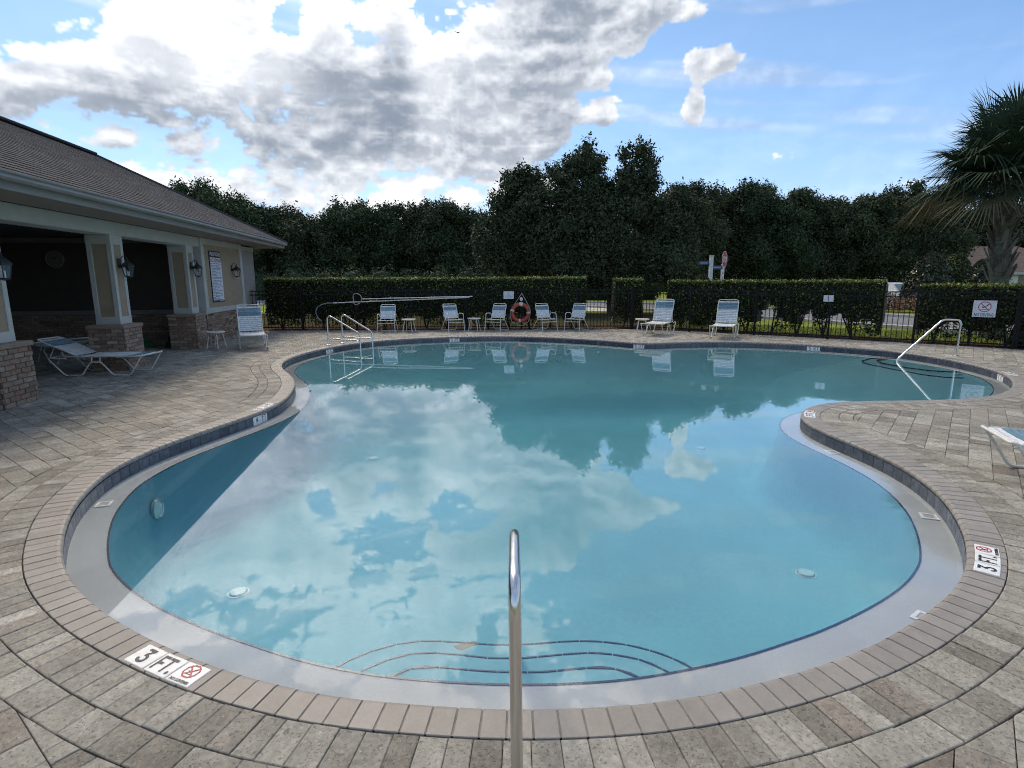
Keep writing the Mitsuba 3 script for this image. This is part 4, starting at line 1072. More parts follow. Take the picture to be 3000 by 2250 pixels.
for x in (-4.6, -2.1):
    k = thing('pole_bracket', f'black bracket holding the {"left" if x < -3 else "right"} end of the pool poles', 'bracket')
    put(f'{k}__plate', MB().box([x, Y0 + 0.055, 1.05], (0.04, 0.02, 0.25)), 'fence_black')
    for z in (0.0, 0.115):
        zz = 1.0 + z + (x + 4.6) * 0.03
        put(f'{k}__cradle', MB().tube([(x, Y0 + 0.05, zz - 0.03), (x, Y0 - 0.03, zz - 0.035), (x, Y0 - 0.075, zz - 0.01)], 0.008, 6), 'fence_black')

k = thing('small_notice', 'small white notice with a grey emblem and three grey lines, left of the life ring', 'sign')
put(f'{k}__panel', MB().box([-0.10, 19.655, 1.18], (0.355, 0.012, 0.262), ch=0.003), 'sign_white')
em = MB(); cN = np.array([-0.10, 19.6485, 1.245])
shape_on(em, Point(0, 0).buffer(0.034).difference(Point(0, 0).buffer(0.026)), cN, [1, 0, 0], [0, 0, 1]); shape_on(em, sbox(-0.012, -0.018, 0.012, 0.016), cN, [1, 0, 0], [0, 0, 1])
for i, w in enumerate((0.2, 0.23, 0.15)): em.box([-0.10, 19.6485, 1.172 - 0.028 * i], (w, 0.002, 0.013))
put(f'{k}__print', em, 'grey_print')

th2 = math.atan2(FD1[1], FD1[0])
k = thing('twin_plate', 'two small blank white plates side by side on the slanting fence', 'plate')
pc = FB + FD1 * 6.0 + FN * 0.035
for s in (-1, 1): put(f'{k}__plate', MB().box([*(pc + FD1 * s * 0.066), 1.15], (0.118, 0.012, 0.185), rz=th2, ch=0.003), 'sign_white')
put(f'{k}__strip', MB().box([*(pc - FN * 0.012), 1.15], (0.26, 0.012, 0.03), rz=th2), 'fence_black')

k = thing('no_diving_sign', 'square white NO DIVING sign with a red ban circle on the right fence', 'sign')
nc_ = FB + FD1 * 9.43 + FN * 0.035
r3, u3 = np.array([*FD1, 0.0]), np.array([0.045 * FD1[0], 0.045 * FD1[1], 1.0])
A3 = frame3(r3, u3); c3 = np.array([*nc_, 0.955])
put(f'{k}__panel', MB().box([0, 0, 0], (0.45, 0.41, 0.012), ch=0.003), 'sign_white', M=(A3, c3))
rb, kb, tb_ = MB(), MB(), MB()
o3 = c3 + A3[:, 2] * 0.0062
shape_on(rb, ban(0.128, 0.017), o3 + A3[:, 1] * 0.05, r3, u3, 0.0015); put(f'{k}__ban_circle', rb, 'red_paint')
shape_on(kb, diver(0.135), o3 + A3[:, 1] * 0.05, r3, u3, 0.001); put(f'{k}__diver', kb, 'sign_blue')
text_on(tb_, 'NO DIVING', 0.075, o3 - A3[:, 1] * 0.145, r3, u3, 0.375, d=0.0015); put(f'{k}__lettering', tb_, 'navy_paint')

# ------------------------------------------------------------------ foliage
def leaf_cloud(pos, nrm, size, rng, up=0.35, wid=0.45, tone_scale=0.9, seed=0, base=0.5):
    """Diamond leaves at pos, roughly across nrm, long axes outwards and upwards."""
    n = len(pos)
    nrm = nrm + rng.normal(0, 0.75, (n, 3)); nrm /= np.linalg.norm(nrm, axis=1, keepdims=True) + 1e-9
    ax = rng.normal(0, 0.8, (n, 3)) + [0, 0, up]; ax -= nrm * (ax * nrm).sum(1, keepdims=True)
    ax /= np.linalg.norm(ax, axis=1, keepdims=True) + 1e-9
    sd = np.cross(nrm, ax)
    L = size * rng.uniform(0.6, 1.35, n)[:, None]
    v = np.stack([pos - ax * L * 0.5, pos + sd * L * wid * 0.5 - ax * L * 0.06, pos + ax * L * 0.5, pos - sd * L * wid * 0.5 - ax * L * 0.06], 1).reshape(-1, 3)
    i = np.arange(n) * 4
    f = np.vstack([np.stack([i, i + 1, i + 2], 1), np.stack([i, i + 2, i + 3], 1)])
    t = np.clip(base + 0.9 * (meshkit.fbm(pos * tone_scale, 3, seed) - 0.5) + rng.normal(0, 0.2, n), 0, 1)
    uv = np.repeat(np.column_stack([t, rng.random(n)]), 4, axis=0)
    return v, f, uv


def lobe_points(rng, c, r, n, inner=0.72, seed=0, lump=0.42, freq=2.6):
    d = rng.normal(0, 1, (n, 3)); d /= np.linalg.norm(d, axis=1, keepdims=True)
    k = 1 + lump * (meshkit.fbm(d * freq + seed * 3.7 + 20, 4, seed) - 0.5) * 2
    rad = (inner + (1.04 - inner) * rng.random(n) ** 0.6) * k
    return np.asarray(c) + d * (np.asarray(r) * rad[:, None]), d, k


def tree(name, label, x, y, lobes, n, trunk, category='tree', group=None, size=0.15, leaf='oak_leaf', seed=0, core=0.64, sprigs=340, bark='bark_mat', up=0.35, wid=0.45, tw_scale=1.0):
    """lobes: (centre, radii). trunk: (base radius, height, lean x)."""
    rng = np.random.default_rng(100 + seed)
    k = thing(name, label, category, group)
    m, cb = MB(), MB()
    ar = np.array([(r[0] * r[1] + r[1] * r[2] + r[0] * r[2]) for _, r in lobes])
    cnt = (n * ar / ar.sum()).astype(int)
    for li, ((c, r), q) in enumerate(zip(lobes, cnt)):
        tw = max(q // 6, 1)                                  # twigs of six leaves, reaching outwards and up
        p, d, _ = lobe_points(rng, c, r, tw, inner=0.66, seed=seed * 10 + li)
        dv = d * 0.6 + rng.normal(0, 0.45, (tw, 3)) + [0, 0, 0.35]; dv /= np.linalg.norm(dv, axis=1, keepdims=True)
        ln = rng.uniform(0.25, 0.55, tw) * (0.7 + 0.3 * min(np.mean(r) / tw_scale, 2)) * tw_scale
        tq = np.linspace(-0.55, 0.6, 6)
        p = (p[:, None] + dv[:, None] * (ln[:, None] * tq)[..., None]).reshape(-1, 3) + rng.normal(0, 0.045 * tw_scale, (tw * 6, 3))
        dd = np.repeat(dv, 6, axis=0)
        keep = p[:, 2] > 0.15
        m.add(*leaf_cloud(p[keep], dd[keep], size, rng, up, wid, seed=seed))
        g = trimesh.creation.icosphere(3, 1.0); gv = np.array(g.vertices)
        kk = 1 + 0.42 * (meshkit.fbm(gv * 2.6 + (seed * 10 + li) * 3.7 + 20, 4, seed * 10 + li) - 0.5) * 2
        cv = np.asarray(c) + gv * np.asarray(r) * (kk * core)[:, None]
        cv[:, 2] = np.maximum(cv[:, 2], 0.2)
        cb.add(cv, g.faces, (0.12, 0.3))  # dark core blocks light and paints the shade inside the crown
    # sprigs break the outline
    for s in range(sprigs):
        c, r = lobes[rng.choice(len(lobes), p=ar / ar.sum())]
        p, d, _ = lobe_points(rng, c, r, 1, inner=1.0, seed=seed * 10)
        d = d[0] * 0.7 + np.array([rng.normal(0, 0.3), rng.normal(0, 0.3), 0.75]); d /= np.linalg.norm(d)
        if p[0][2] < 1.2: continue
        ln = rng.uniform(0.25, 0.75) * (np.mean(r) / 1.6 / tw_scale) ** 0.5 * tw_scale
        q = p[0] + d * np.linspace(-0.1, ln, 12)[:, None] + rng.normal(0, 0.05 * tw_scale, (12, 3))
        m.add(*leaf_cloud(q, np.tile(d, (12, 1)), size * 0.85, rng, 0.5, wid, seed=seed))
    put(f'{k}__crown', m, leaf); put(f'{k}__crown__shade_core', cb, leaf)
    tr = MB(); rb, h, lx = trunk
    tr.tube([(x, y, -0.1), (x + lx * 0.3, y, h * 0.35), (x + lx * 0.7, y, h * 0.7), (x + lx, y, h)], [rb * 1.25, rb, rb * 0.85, rb * 0.6], 9)
    for a in range(4):
        an = a * 1.6 + seed; tr.tube([(x + lx * 0.6, y, h * 0.6), (x + lx + 0.5 * math.cos(an), y + 0.5 * math.sin(an), h * 1.05), (x + lx + 1.2 * math.cos(an), y + 1.1 * math.sin(an), h * 1.5)], [rb * 0.5, rb * 0.35, rb * 0.15], 6)
    put(f'{k}__trunk', tr, bark, smooth=60)
    return k


def bushy(px, Y, ptop, hw, rng, nl=26):
    """Lobes of an uneven crown whose top and half width the photograph gives."""
    top = at(px, ptop, Y); w = hw / 1684.0 * Y; H_ = top[2]; X = top[0]
    out = [((X, Y, H_ * 0.46), (w * 0.86, w * 0.7, H_ * 0.36))]
    for i in range(nl):
        a = rng.uniform(-1, 1); b_ = rng.uniform(-0.8, 0.5)
        r = w * rng.uniform(0.13, 0.30)
        zt = H_ * (1.0 - 0.24 * abs(a) ** 2.2 - 0.24 * rng.random() ** 1.5) if i > 1 else H_
        if i < 2: a = rng.uniform(-0.5, 0.5)
        out.append(((X + a * w, Y + b_ * w, max(zt - r * 0.9, 1.2)), (r, r, r * rng.uniform(0.8, 1.15))))
    for i in range(5):
        r = w * rng.uniform(0.22, 0.34); out.append(((X + rng.uniform(-1, 1) * w, Y - rng.uniform(0.45, 0.8) * w, rng.uniform(0.25, 0.6) * H_), (r, r, r * 0.85)))
    return out, X


rg = np.random.default_rng(5)
BT = [('tree rising behind the pavilion roof, leftmost of all', 610, 50, 548, 118), ('dense tree just right of the pavilion, half behind the roof corner', 760, 54, 606, 105), ('tree with a low even top, third from the pavilion', 905, 57, 622, 105),
      ('rounded tree behind the poles on the fence', 1050, 58, 594, 110), ('tree with two small peaks left of the middle of the long hedge', 1190, 59, 606, 95), ('tree behind the right part of the long hedge', 1310, 58, 600, 92), ('low tree filling the gap left of the tall oak', 1410, 57, 622, 88),
      ('rounded tree at the right foot of the tall oak', 2000, 41, 545, 105), ('low tree behind the stop sign', 2105, 44, 578, 78), ('broad tree with a flat top right of the stop sign', 2215, 44, 545, 100), ('tree behind the middle of the gapped hedge', 2330, 46, 566, 85),
      ('tree behind the right end of the gapped hedge', 2430, 47, 588, 90), ('small topped tree left of the palm fronds', 2535, 48, 584, 80), ('broad tree directly behind the cone shaped shrub', 2640, 47, 549, 105), ('tree seen behind the palm crown', 2775, 62, 565, 105), ('tree at the right edge behind the leaning palm trunk', 2925, 64, 600, 110)]
for i, (lab, px, Y, pt, hw) in enumerate(BT):
    lo, x = bushy(px, Y, pt, hw * 1.22, rg)
    tree('broadleaf_tree', f'dark green {lab}', x, Y, lo, 36000, (0.25, 3.5, 0.3), 'tree', 'dark trees beyond the hedges', size=0.17 * Y / 34, tw_scale=Y / 30, seed=i + 1, leaf='oak_leaf' if i % 3 else 'wood_leaf')
# the tall oak with two tops and its left companion
def L_(px, py, Y, rx, ry=None, rz=None):
    c = at(px, py, Y); k = Y / 1684.0
    return ((c[0], Y, c[2]), (rx * k, (ry or rx) * k, (rz or rx) * k))
def clumps(px, py, Y, rx, ry, n, rr, rng):
    """Loose leaf clumps spread through an ellipse of the crown, larger ones low down."""
    out = []
    for i in range(n):
        a, q = rng.uniform(0, 2 * PI), rng.random() ** 0.5
        r = rr * rng.uniform(0.65, 1.25) * (1.0 - 0.25 * math.sin(a) * q)
        out.append(L_(px + rx * q * math.cos(a), py - ry * q * math.sin(a), Y + rng.uniform(-0.7, 0.5), r, r, r * rng.uniform(0.75, 1.05)))
    return out
ro = np.random.default_rng(21)
oak = [L_(1745, 650, 29.3, 95, 80, 80), L_(1862, 600, 29.8, 45, 45, 60), L_(1790, 745, 29.3, 140, 100, 85), L_(1960, 745, 29.8, 95, 80, 75), L_(1640, 715, 29.5, 105, 85, 80),
       L_(1722, 436, 29.8, 20, 20, 28), L_(1700, 465, 29.8, 27), L_(1745, 480, 29.8, 30), L_(1832, 448, 29.8, 22), L_(1878, 440, 29.8, 29.8), L_(1900, 478, 29.8, 29.8), L_(1842, 500, 29.8, 30), L_(1615, 505, 29.8, 22), L_(1580, 570, 29.8, 30), L_(1992, 575, 29.8, 30), L_(2005, 640, 29.8, 40)]
oak += clumps(1705, 540, 29.6, 75, 75, 16, 30, ro) + clumps(1868, 530, 29.8, 50, 75, 12, 27, ro) + clumps(1640, 620, 29.4, 90, 70, 12, 36, ro) + clumps(1940, 640, 29.6, 75, 70, 12, 33, ro) + clumps(1780, 640, 28.8, 120, 90, 14, 36, ro) + clumps(1792, 560, 29.6, 60, 55, 9, 30, ro) + clumps(2010, 640, 30.0, 65, 60, 10, 34, ro) + clumps(1590, 650, 29.8, 70, 80, 10, 34, ro) + clumps(1780, 790, 28.5, 210, 70, 16, 42, ro)
oak2 = [L_(1540, 690, 31.0, 70, 60, 70), L_(1490, 745, 31.0, 80, 70, 70), L_(1575, 750, 31.0, 90, 70, 75), L_(1528, 508, 31.0, 20), L_(1500, 535, 31.0, 29.8), L_(1560, 530, 31.0, 29.8)] + clumps(1525, 590, 31.0, 60, 70, 14, 28, ro) + clumps(1500, 710, 30.5, 85, 75, 12, 34, ro)
bx0 = at(1790, 960, 28.8)[0]
tree('tall_oak', 'tallest dark oak with two separate tops above the middle of the far hedge', bx0, 28.8, oak, 90000, (0.2, 2.6, -0.1), seed=40, size=0.18, tw_scale=1.2, core=0.5, sprigs=420)
tree('tall_oak', 'oak with a pointed left crown joined to the left side of the tallest oak', at(1530, 960, 31.0)[0], 31.0, oak2, 44000, (0.17, 2.2, 0.1), seed=41, size=0.18, tw_scale=1.2, core=0.56, sprigs=240)

rng = np.random.default_rng(77)
far = MB()
for x in np.arange(-72, 34, 3.6):
    c = (x, 74 + rng.uniform(-3, 3), 2.6); r = (3.4, 2.8, rng.uniform(3.4, 4.8))
    p, d, _ = lobe_points(rng, c, r, 1500, seed=int(x * 3) % 50); far.add(*leaf_cloud(p, d, 0.55, rng, seed=3))
    g = sphere_m(c, 1.0, 2, np.array(r) * 0.85); far.mesh(g, (0.15, 0.3))  # dark ball paints the shade within each lobe
for x, y in [(a, b_) for a in np.arange(-30, 12, 2.4) for b_ in (47.5,)]:
    c = (x, y + rng.uniform(-0.4, 0.4), 0.7); r = (1.7, 1.0, rng.uniform(1.4, 2.3))
    p, d, _ = lobe_points(rng, c, r, 1600, seed=int(x * 7 + 90) % 50); far.add(*leaf_cloud(p, d, 0.24, rng, seed=4))
    far.mesh(sphere_m(c, 1.0, 2, np.array(r) * 0.8), (0.1, 0.3))  # dark ball again stands for shade among the leaves
put('far_wood', far, 'wood_leaf', label='dark undergrowth and distant wood closing the gaps beneath the trees', category='wood', kind='stuff')


# hedges: clipped rows of shrubs
def hedge(A, B, w, h, label, holes=(), n_sq=750, seed=0, leaf='hedge_leaf', zlow=0.12, size=0.075):
    """A clipped hedge from A to B; holes: (along, half width, height) openings near the ground."""
    rng = np.random.default_rng(300 + seed)
    k = thing('hedge', label, 'hedge')
    A, B = np.asarray(A, float), np.asarray(B, float); L = np.linalg.norm(B - A); d = (B - A) / L; nn_ = np.array([d[1], -d[0]])
    m, cb = MB(), MB()

    def keep(u, z):
        ok = np.ones(len(u), bool)
        for a, hw, hh in holes: ok &= ~((z < hh * np.clip(1.25 - ((u - a) / hw) ** 2, 0, 1)) & (np.abs(u - a) < hw))
        return ok
    def sheet(n, u, t, z, nu):
        bulge = 0.10 * (meshkit.fbm(np.column_stack([u * 1.3, z * 1.6, t * 2]) + seed * 9, 3, seed) - 0.5) * 2
        thin = np.clip((0.75 - z) / 0.75, 0, 1)
        ok = keep(u, z) & (rng.random(n) > 0.75 * thin * (meshkit.fbm(np.column_stack([u * 2.2, z * 2.5, t]) + 4, 2, seed + 2) > 0.44))
        t2 = t + nu[1] * bulge - nu[1] * 0.14 * thin
        P = A + d * u[:, None] + nn_ * t2[:, None]
        pos = np.column_stack([P, z + nu[2] * bulge * 0.35 + rng.normal(0, 0.02, n)])
        w3 = np.array([d[0] * nu[0] + nn_[0] * nu[1], d[1] * nu[0] + nn_[1] * nu[1], nu[2]])
        v, f, uv = leaf_cloud(pos[ok], np.tile(w3, (ok.sum(), 1)), size, rng, 0.25, 0.55, tone_scale=2.5, seed=seed, base=0.42)
        lit_rim = np.repeat(np.clip((pos[ok][:, 2] - (h - 0.16)) / 0.14, 0, 1) * (rng.random(ok.sum()) < 0.75), 4)  # sunlit top rim painted as lighter, yellower leaves
        uv = np.column_stack([np.clip(uv[:, 0] + 0.55 * lit_rim, 0, 1), np.maximum(uv[:, 1], lit_rim)])
        m.add(v, f, uv)
    U = lambda n: rng.uniform(0, L, n)
    n = int(L * h * n_sq); z = zlow + (h - zlow) * rng.random(n); sheet(n, U(n), np.full(n, w / 2) - rng.random(n) * 0.12, z, (0, 1, 0))
    n = int(L * h * n_sq * 0.5); z = zlow + (h - zlow) * rng.random(n); sheet(n, U(n), np.full(n, -w / 2) + rng.random(n) * 0.1, z, (0, -1, 0))
    n = int(L * w * n_sq * 1.5); sheet(n, U(n), rng.uniform(-w / 2, w / 2, n), np.full(n, h) - rng.random(n) * 0.05, (0, 0, 1))
    for e in (0, 1):
        n = int(w * h * n_sq); z = zlow + (h - zlow) * rng.random(n); sheet(n, np.full(n, L * e) + (0.06 if e == 0 else -0.06) * rng.random(n), rng.uniform(-w / 2, w / 2, n), z, (2 * e - 1, 0, 0))
    for q in range(int(L * 7)):                              # stray shoots above the clipped line
        u, t = rng.uniform(0, L), rng.uniform(-w / 2, w / 2); b0 = np.array([*(A + d * u + nn_ * t), h - 0.04]); dv = np.array([rng.normal(0, 0.25), rng.normal(0, 0.25), 1.0]); ln = rng.uniform(0.05, 0.17)
        P = b0 + dv * ln * np.linspace(0, 1, 5)[:, None] + rng.normal(0, 0.012, (5, 3))
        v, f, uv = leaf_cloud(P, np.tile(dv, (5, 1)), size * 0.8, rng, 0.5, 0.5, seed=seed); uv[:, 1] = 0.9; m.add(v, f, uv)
    step = 0.2
    for u in np.arange(step / 2, L, step):
        z0 = 0.45
        for a, hw, hh in holes:
            if abs(u - a) < hw: z0 = max(z0, hh * min(1, 1.25 - ((u - a) / hw) ** 2))
        z0 += 0.12 * math.sin(u * 5 + seed)
        cb.box([*(A + d * u), (z0 + h - 0.1) / 2], (step * 1.02, w - 0.34, max(h - 0.1 - z0, 0.1)), rz=math.atan2(d[1], d[0]), tone=(0.05, 0.2))  # dark blocks stop light and paint the shade inside the hedge
    st = MB()
    for u in np.arange(0.4, L, 0.75):
        p = A + d * u
        for q in range(3):
            o = rng.normal(0, 0.1, 2); st.tube([(*p, -0.05), (*(p + o), 0.45), (*(p + 2 * o), 0.95)], [0.028, 0.02, 0.012], 5)
    put(f'{k}__foliage', m, leaf); put(f'{k}__shade_core', cb, leaf); put(f'{k}__stem', st, 'bark_mat', kind='stuff')


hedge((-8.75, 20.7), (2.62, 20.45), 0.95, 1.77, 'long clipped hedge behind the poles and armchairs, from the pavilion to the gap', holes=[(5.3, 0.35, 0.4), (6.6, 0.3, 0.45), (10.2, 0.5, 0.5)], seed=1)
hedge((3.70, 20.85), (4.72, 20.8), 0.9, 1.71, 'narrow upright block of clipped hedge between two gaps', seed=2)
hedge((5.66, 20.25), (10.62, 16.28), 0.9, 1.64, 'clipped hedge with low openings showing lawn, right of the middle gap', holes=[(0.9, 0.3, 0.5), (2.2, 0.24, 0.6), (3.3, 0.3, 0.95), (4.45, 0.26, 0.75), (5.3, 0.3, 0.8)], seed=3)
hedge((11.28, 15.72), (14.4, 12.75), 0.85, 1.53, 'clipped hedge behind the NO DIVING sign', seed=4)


def shrub(name, label, c, r, h, n, leaf, size, seed, pointed=0.6, category='shrub'):
    """A clipped cone or mound of glossy leaves."""
    rng = np.random.default_rng(500 + seed)
    k = thing(name, label, category)
    z = rng.random(n) * h; a = rng.uniform(0, 2 * PI, n)
    prof = lambda z: r * np.clip(1 - (z / h) ** (1 / pointed), 0, 1) ** pointed * np.clip(0.55 + z / h * 2, 0, 1)
    d = np.column_stack([np.cos(a), np.sin(a), np.full(n, 0.3)])
    rad = prof(z) * (0.84 + 0.2 * rng.random(n) + 0.22 * (meshkit.fbm(np.column_stack([d[:, 0] * 2, d[:, 1] * 2, z * 2]) + seed, 3, seed) - 0.5))
    pos = np.column_stack([c[0] + d[:, 0] * rad, c[1] + d[:, 1] * rad, z])
    put(f'{k}__foliage', MB().add(*leaf_cloud(pos, d, size, rng, 0.5, 0.5, 1.5, seed, 0.5)), leaf)
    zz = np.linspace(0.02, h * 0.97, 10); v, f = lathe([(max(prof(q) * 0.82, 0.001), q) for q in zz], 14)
    put(f'{k}__shade_core', MB().add(v + [c[0], c[1], 0], f, (0.08, 0.2)), leaf)  # dark turned core, shade inside the shrub put into its colour
    put(f'{k}__stem', MB().tube([(c[0], c[1], -0.1), (c[0], c[1], h * 0.6)], 0.05, 6), 'bark_mat')


c = at(2705, 960, 31); shrub('cone_shrub', 'large cone shaped glossy shrub beyond the road, seen over the gap between the right hedges', (c[0], 31), 1.32, 2.98, 18000, 'gloss_leaf', 0.2, 1, 0.62)
c = at(2850, 960, 31); shrub('cone_shrub', 'smaller glossy shrub beside the palm trunk behind the NO DIVING hedge', (c[0], 31), 0.85, 2.6, 6000, 'gloss_leaf', 0.2, 2, 0.6)
c = at(2052, 900, 21.6); shrub('mound_shrub', 'small rounded shrub top showing above the hedge left of the white post', (c[0], 21.6), 0.55, 1.86, 5000, 'hedge_leaf', 0.07, 3, 0.45)
c = at(2775, 960, 34.0); shrub('cone_shrub', 'dull green shrub behind the right flank of the large cone shrub', (c[0], 34), 1.1, 3.1, 6000, 'hedge_leaf', 0.12, 4, 0.5)


def palm(label, base, top, rb, crown_r, nf, seed, boots=True, boot_from=0.35):
    rng = np.random.default_rng(700 + seed)
    k = thing('cabbage_palm', label, 'palm', None)
    base, top = np.asarray(base, float), np.asarray(top, float)
    ax = top - base; H_ = ax[2]
    tt = np.linspace(0, 1, 9); P = base + ax * tt[:, None]; P[:, 0] += 0.12 * np.sin(tt * 3) * (1 - tt)
    rad = rb * (1.0 + 0.55 * np.clip(0.18 - tt, 0, 1) / 0.18 * 0.8 - 0.18 * tt)
    put(f'{k}__trunk', MB().tube(P, rad, 14), 'palm_bark', smooth=60)
    if boots:
        for i in range(int(120 * (1 - boot_from))):
            t = boot_from + (1 - boot_from) * (i + rng.random()) / (120 * (1 - boot_from)); a = i * 2.399 + rng.normal(0, 0.15)
            p = np.array([np.interp(t, tt, P[:, q]) for q in range(3)]); r = np.interp(t, tt, rad)
            o = np.array([math.cos(a), math.sin(a), 0]); s = np.array([-o[1], o[0], 0]); L = rng.uniform(0.26, 0.45); w = rng.uniform(0.05, 0.085)
            lean = 0.42
            p0, p1 = p + o * r * 0.9, p + o * (r + L * lean) + [0, 0, L]
            v = np.vstack([p0 - s * w, p0 + s * w, p0 + o * 0.05 + s * w * 0.8, p0 + o * 0.05 - s * w * 0.8, p1 - s * w * 0.45, p1 + s * w * 0.45, p1 + o * 0.03 + s * w * 0.3, p1 + o * 0.03 - s * w * 0.3])
            put(f'{k}__leaf_base', MB().add(v, BOXF, (float(np.clip(rng.normal(0.45, 0.3), 0, 1)), rng.random())), 'boot_mat')
    for i in range(nf):
        u = (i + 0.5) / nf; el = math.radians(86 - 102 * u ** 0.9 + rng.normal(0, 7)); a = i * 2.399 + rng.normal(0, 0.2)
        o = np.array([math.cos(a) * math.cos(el), math.sin(a) * math.cos(el), math.sin(el)])
        hz = np.array([math.cos(a), math.sin(a), 0.0])
        Lp = crown_r * rng.uniform(0.16, 0.5)
        tip = top + o * Lp + [0, 0, -0.12 * Lp * math.cos(el)]
        m = MB(); m.tube([top + o * 0.12, top + o * Lp * 0.5 + [0, 0, 0.03], tip], [0.022, 0.016, 0.012], 5, tone=(0.6, 0.2))
        ax1 = (tip - top) / np.linalg.norm(tip - top); sd = np.cross(ax1, [0, 0, 1.0]); sd = sd / (np.linalg.norm(sd) + 1e-6); nm = np.cross(sd, ax1)
        nl = 50; Lf = crown_r * rng.uniform(0.44, 0.58)
        dead = (0.5, 1.0) if u > 0.94 else None
        for q in range(nl):
            g = (q - (nl - 1) / 2) / (nl / 2) * 1.9
            dirv = ax1 * math.cos(g) + sd * math.sin(g) + nm * (0.22 * abs(math.sin(g))); dirv /= np.linalg.norm(dirv)
            Lq = Lf * (0.62 + 0.38 * math.cos(g * 0.6)) * rng.uniform(0.9, 1.06)
            st0 = tip - ax1 * 0.04 * abs(g)
            mid = st0 + dirv * Lq * 0.55 + [0, 0, -0.02]
            end = st0 + dirv * Lq + [0, 0, -(0.16 + 0.42 * rng.random()) * Lq * (0.5 + abs(g) / 1.9)]
            wv = np.cross(dirv, nm); wv /= np.linalg.norm(wv) + 1e-9; wv = wv * 0.022
            tn_ = dead or (float(np.clip(rng.normal(0.45, 0.2), 0, 1)), rng.random() * 0.85)
            m.add(np.vstack([st0 - wv * 0.3, st0 + wv * 0.3, mid + wv, mid - wv, end]), [[0, 1, 2], [0, 2, 3], [3, 2, 4]], tn_)
        put(f'{k}__frond', m, 'palm_leaf')


pb, pt_ = at(2902, 990, 16.6), at(2950, 522, 16.6)
palm('cabbage palm with a shaggy crown and criss cross leaf bases behind the NO DIVING hedge', (pb[0], 16.6, 0), (pt_[0], 16.6, pt_[2]), 0.25, 3.0, 78, 1, boot_from=0.36)
palm('leaning palm at the right edge with a bare greenish lower trunk', (13.05, 14.25, 0), (15.0, 14.7, 5.3), 0.29, 2.6, 40, 2, boot_from=0.34)

# ------------------------------------------------------------------ street beyond: stop sign, name post, house, car, flowers, grass
sp = at(2112, 900, 23.6)
k = thing('stop_sign', 'red STOP sign turned sideways on a white post with dark marks', 'stop sign')
ang = 0.91; MS = (rotz(ang), np.array([sp[0], 23.6, 0.0]))
put(f'{k}__post', MB().box([0, 0.035, 1.1], (0.15, 0.05, 2.34), ch=0.004), 'plastic_white', M=(rotz(0.45), MS[1]))
oc = (np.arange(8) + 0.5) * PI / 4; octg = lambda r: Polygon(np.stack([np.cos(oc), np.sin(oc)], 1) * r)
zc = at(2117, 760, 23.6)[2]
A4 = np.column_stack([MS[0] @ [1, 0, 0], [0, 0, 1.0], MS[0] @ [0, -1.0, 0]]); cS = MS[1] + [0, 0, zc] + MS[0] @ np.array([0, -0.03, 0])
b1, b2, b3 = MB(), MB(), MB()
for bb, pg, dd, lf_ in ((b1, octg(0.345), 0.004, 0.0), (b2, octg(0.318), 0.002, 0.004)): shape_on(bb, pg, cS, A4[:, 0], A4[:, 1], dd, lf_)
text_on(b3, 'STOP', 0.21, cS + A4[:, 2] * 0.006, A4[:, 0], A4[:, 1], 0.52, d=0.002)
put(f'{k}__border', b1, 'sign_white'); put(f'{k}__face', b2, 'red_paint'); put(f'{k}__lettering', b3, 'sign_white')
for i in range(3): put(f'{k}__post_mark', MB().box([0, 0.0085, zc - 0.55 - 0.19 * i], (0.075, 0.004, 0.1)), 'grey_print', M=(rotz(0.45), MS[1]))
sp = at(2076, 900, 23.0); zt = at(2077, 752, 23.0)[2]
k = thing('street_name_post', 'white post with two dark street name blades left of the stop sign', 'sign')
put(f'{k}__post', MB().box([sp[0], 23, zt / 2], (0.13, 0.13, zt), ch=0.006).box([sp[0], 23, zt + 0.02], (0.16, 0.16, 0.04), ch=0.01), 'plastic_white')
for s, z in ((-1, zt - 0.24), (1, zt - 0.42)):
    put(f'{k}__blade', MB().box([sp[0] + s * 0.27, 23.05, z], (0.42, 0.012, 0.16)), 'sign_blue')
    put(f'{k}__print', MB().box([sp[0] + s * 0.27, 23.042, z], (0.3, 0.003, 0.05)), 'grey_print')

k = thing('house', 'low house with a brown hip roof far behind the palm trunk', 'house')
hx0, hx1, hy = 37.0, 49.0, 48.0
put(f'{k}__wall', MB().box([(hx0 + hx1) / 2, hy + 4.5, 0.95], (hx1 - hx0, 8.5, 2.1)), 'stucco_grey')
rv = np.array([[hx0 - .5, hy - .3, 2.0], [hx1 + .5, hy - .3, 2.0], [hx1 + .5, hy + 9.3, 2.0], [hx0 - .5, hy + 9.3, 2.0], [hx0 + 3.2, hy + 4.5, 4.4], [hx1 - 3.2, hy + 4.5, 4.4]])
put(f'{k}__roof', MB().add(rv, [[0, 1, 5], [0, 5, 4], [1, 2, 5], [2, 3, 4], [2, 4, 5], [3, 0, 4], [0, 3, 2], [0, 2, 1]]), 'far_roof')
put(f'{k}__fascia', MB().box([(hx0 + hx1) / 2, hy - .32, 1.97], (hx1 - hx0 + 1, 0.05, 0.2)), 'trim_white')
put(f'{k}__garage_door', MB().box([hx0 + 3.2, hy + 0.22, 0.95], (4.6, 0.08, 1.7)), 'plastic_white')
for x in (hx0 + 7.4, hx0 + 9.8):
    w_ = put(f'{k}__window', MB().box([x, hy + 0.22, 1.1], (1.3, 0.06, 1.1)), 'plastic_white'); put(f'{w_}__pane', MB().box([x, hy + 0.185, 1.1], (1.12, 0.02, 0.92)), 'car_glass')

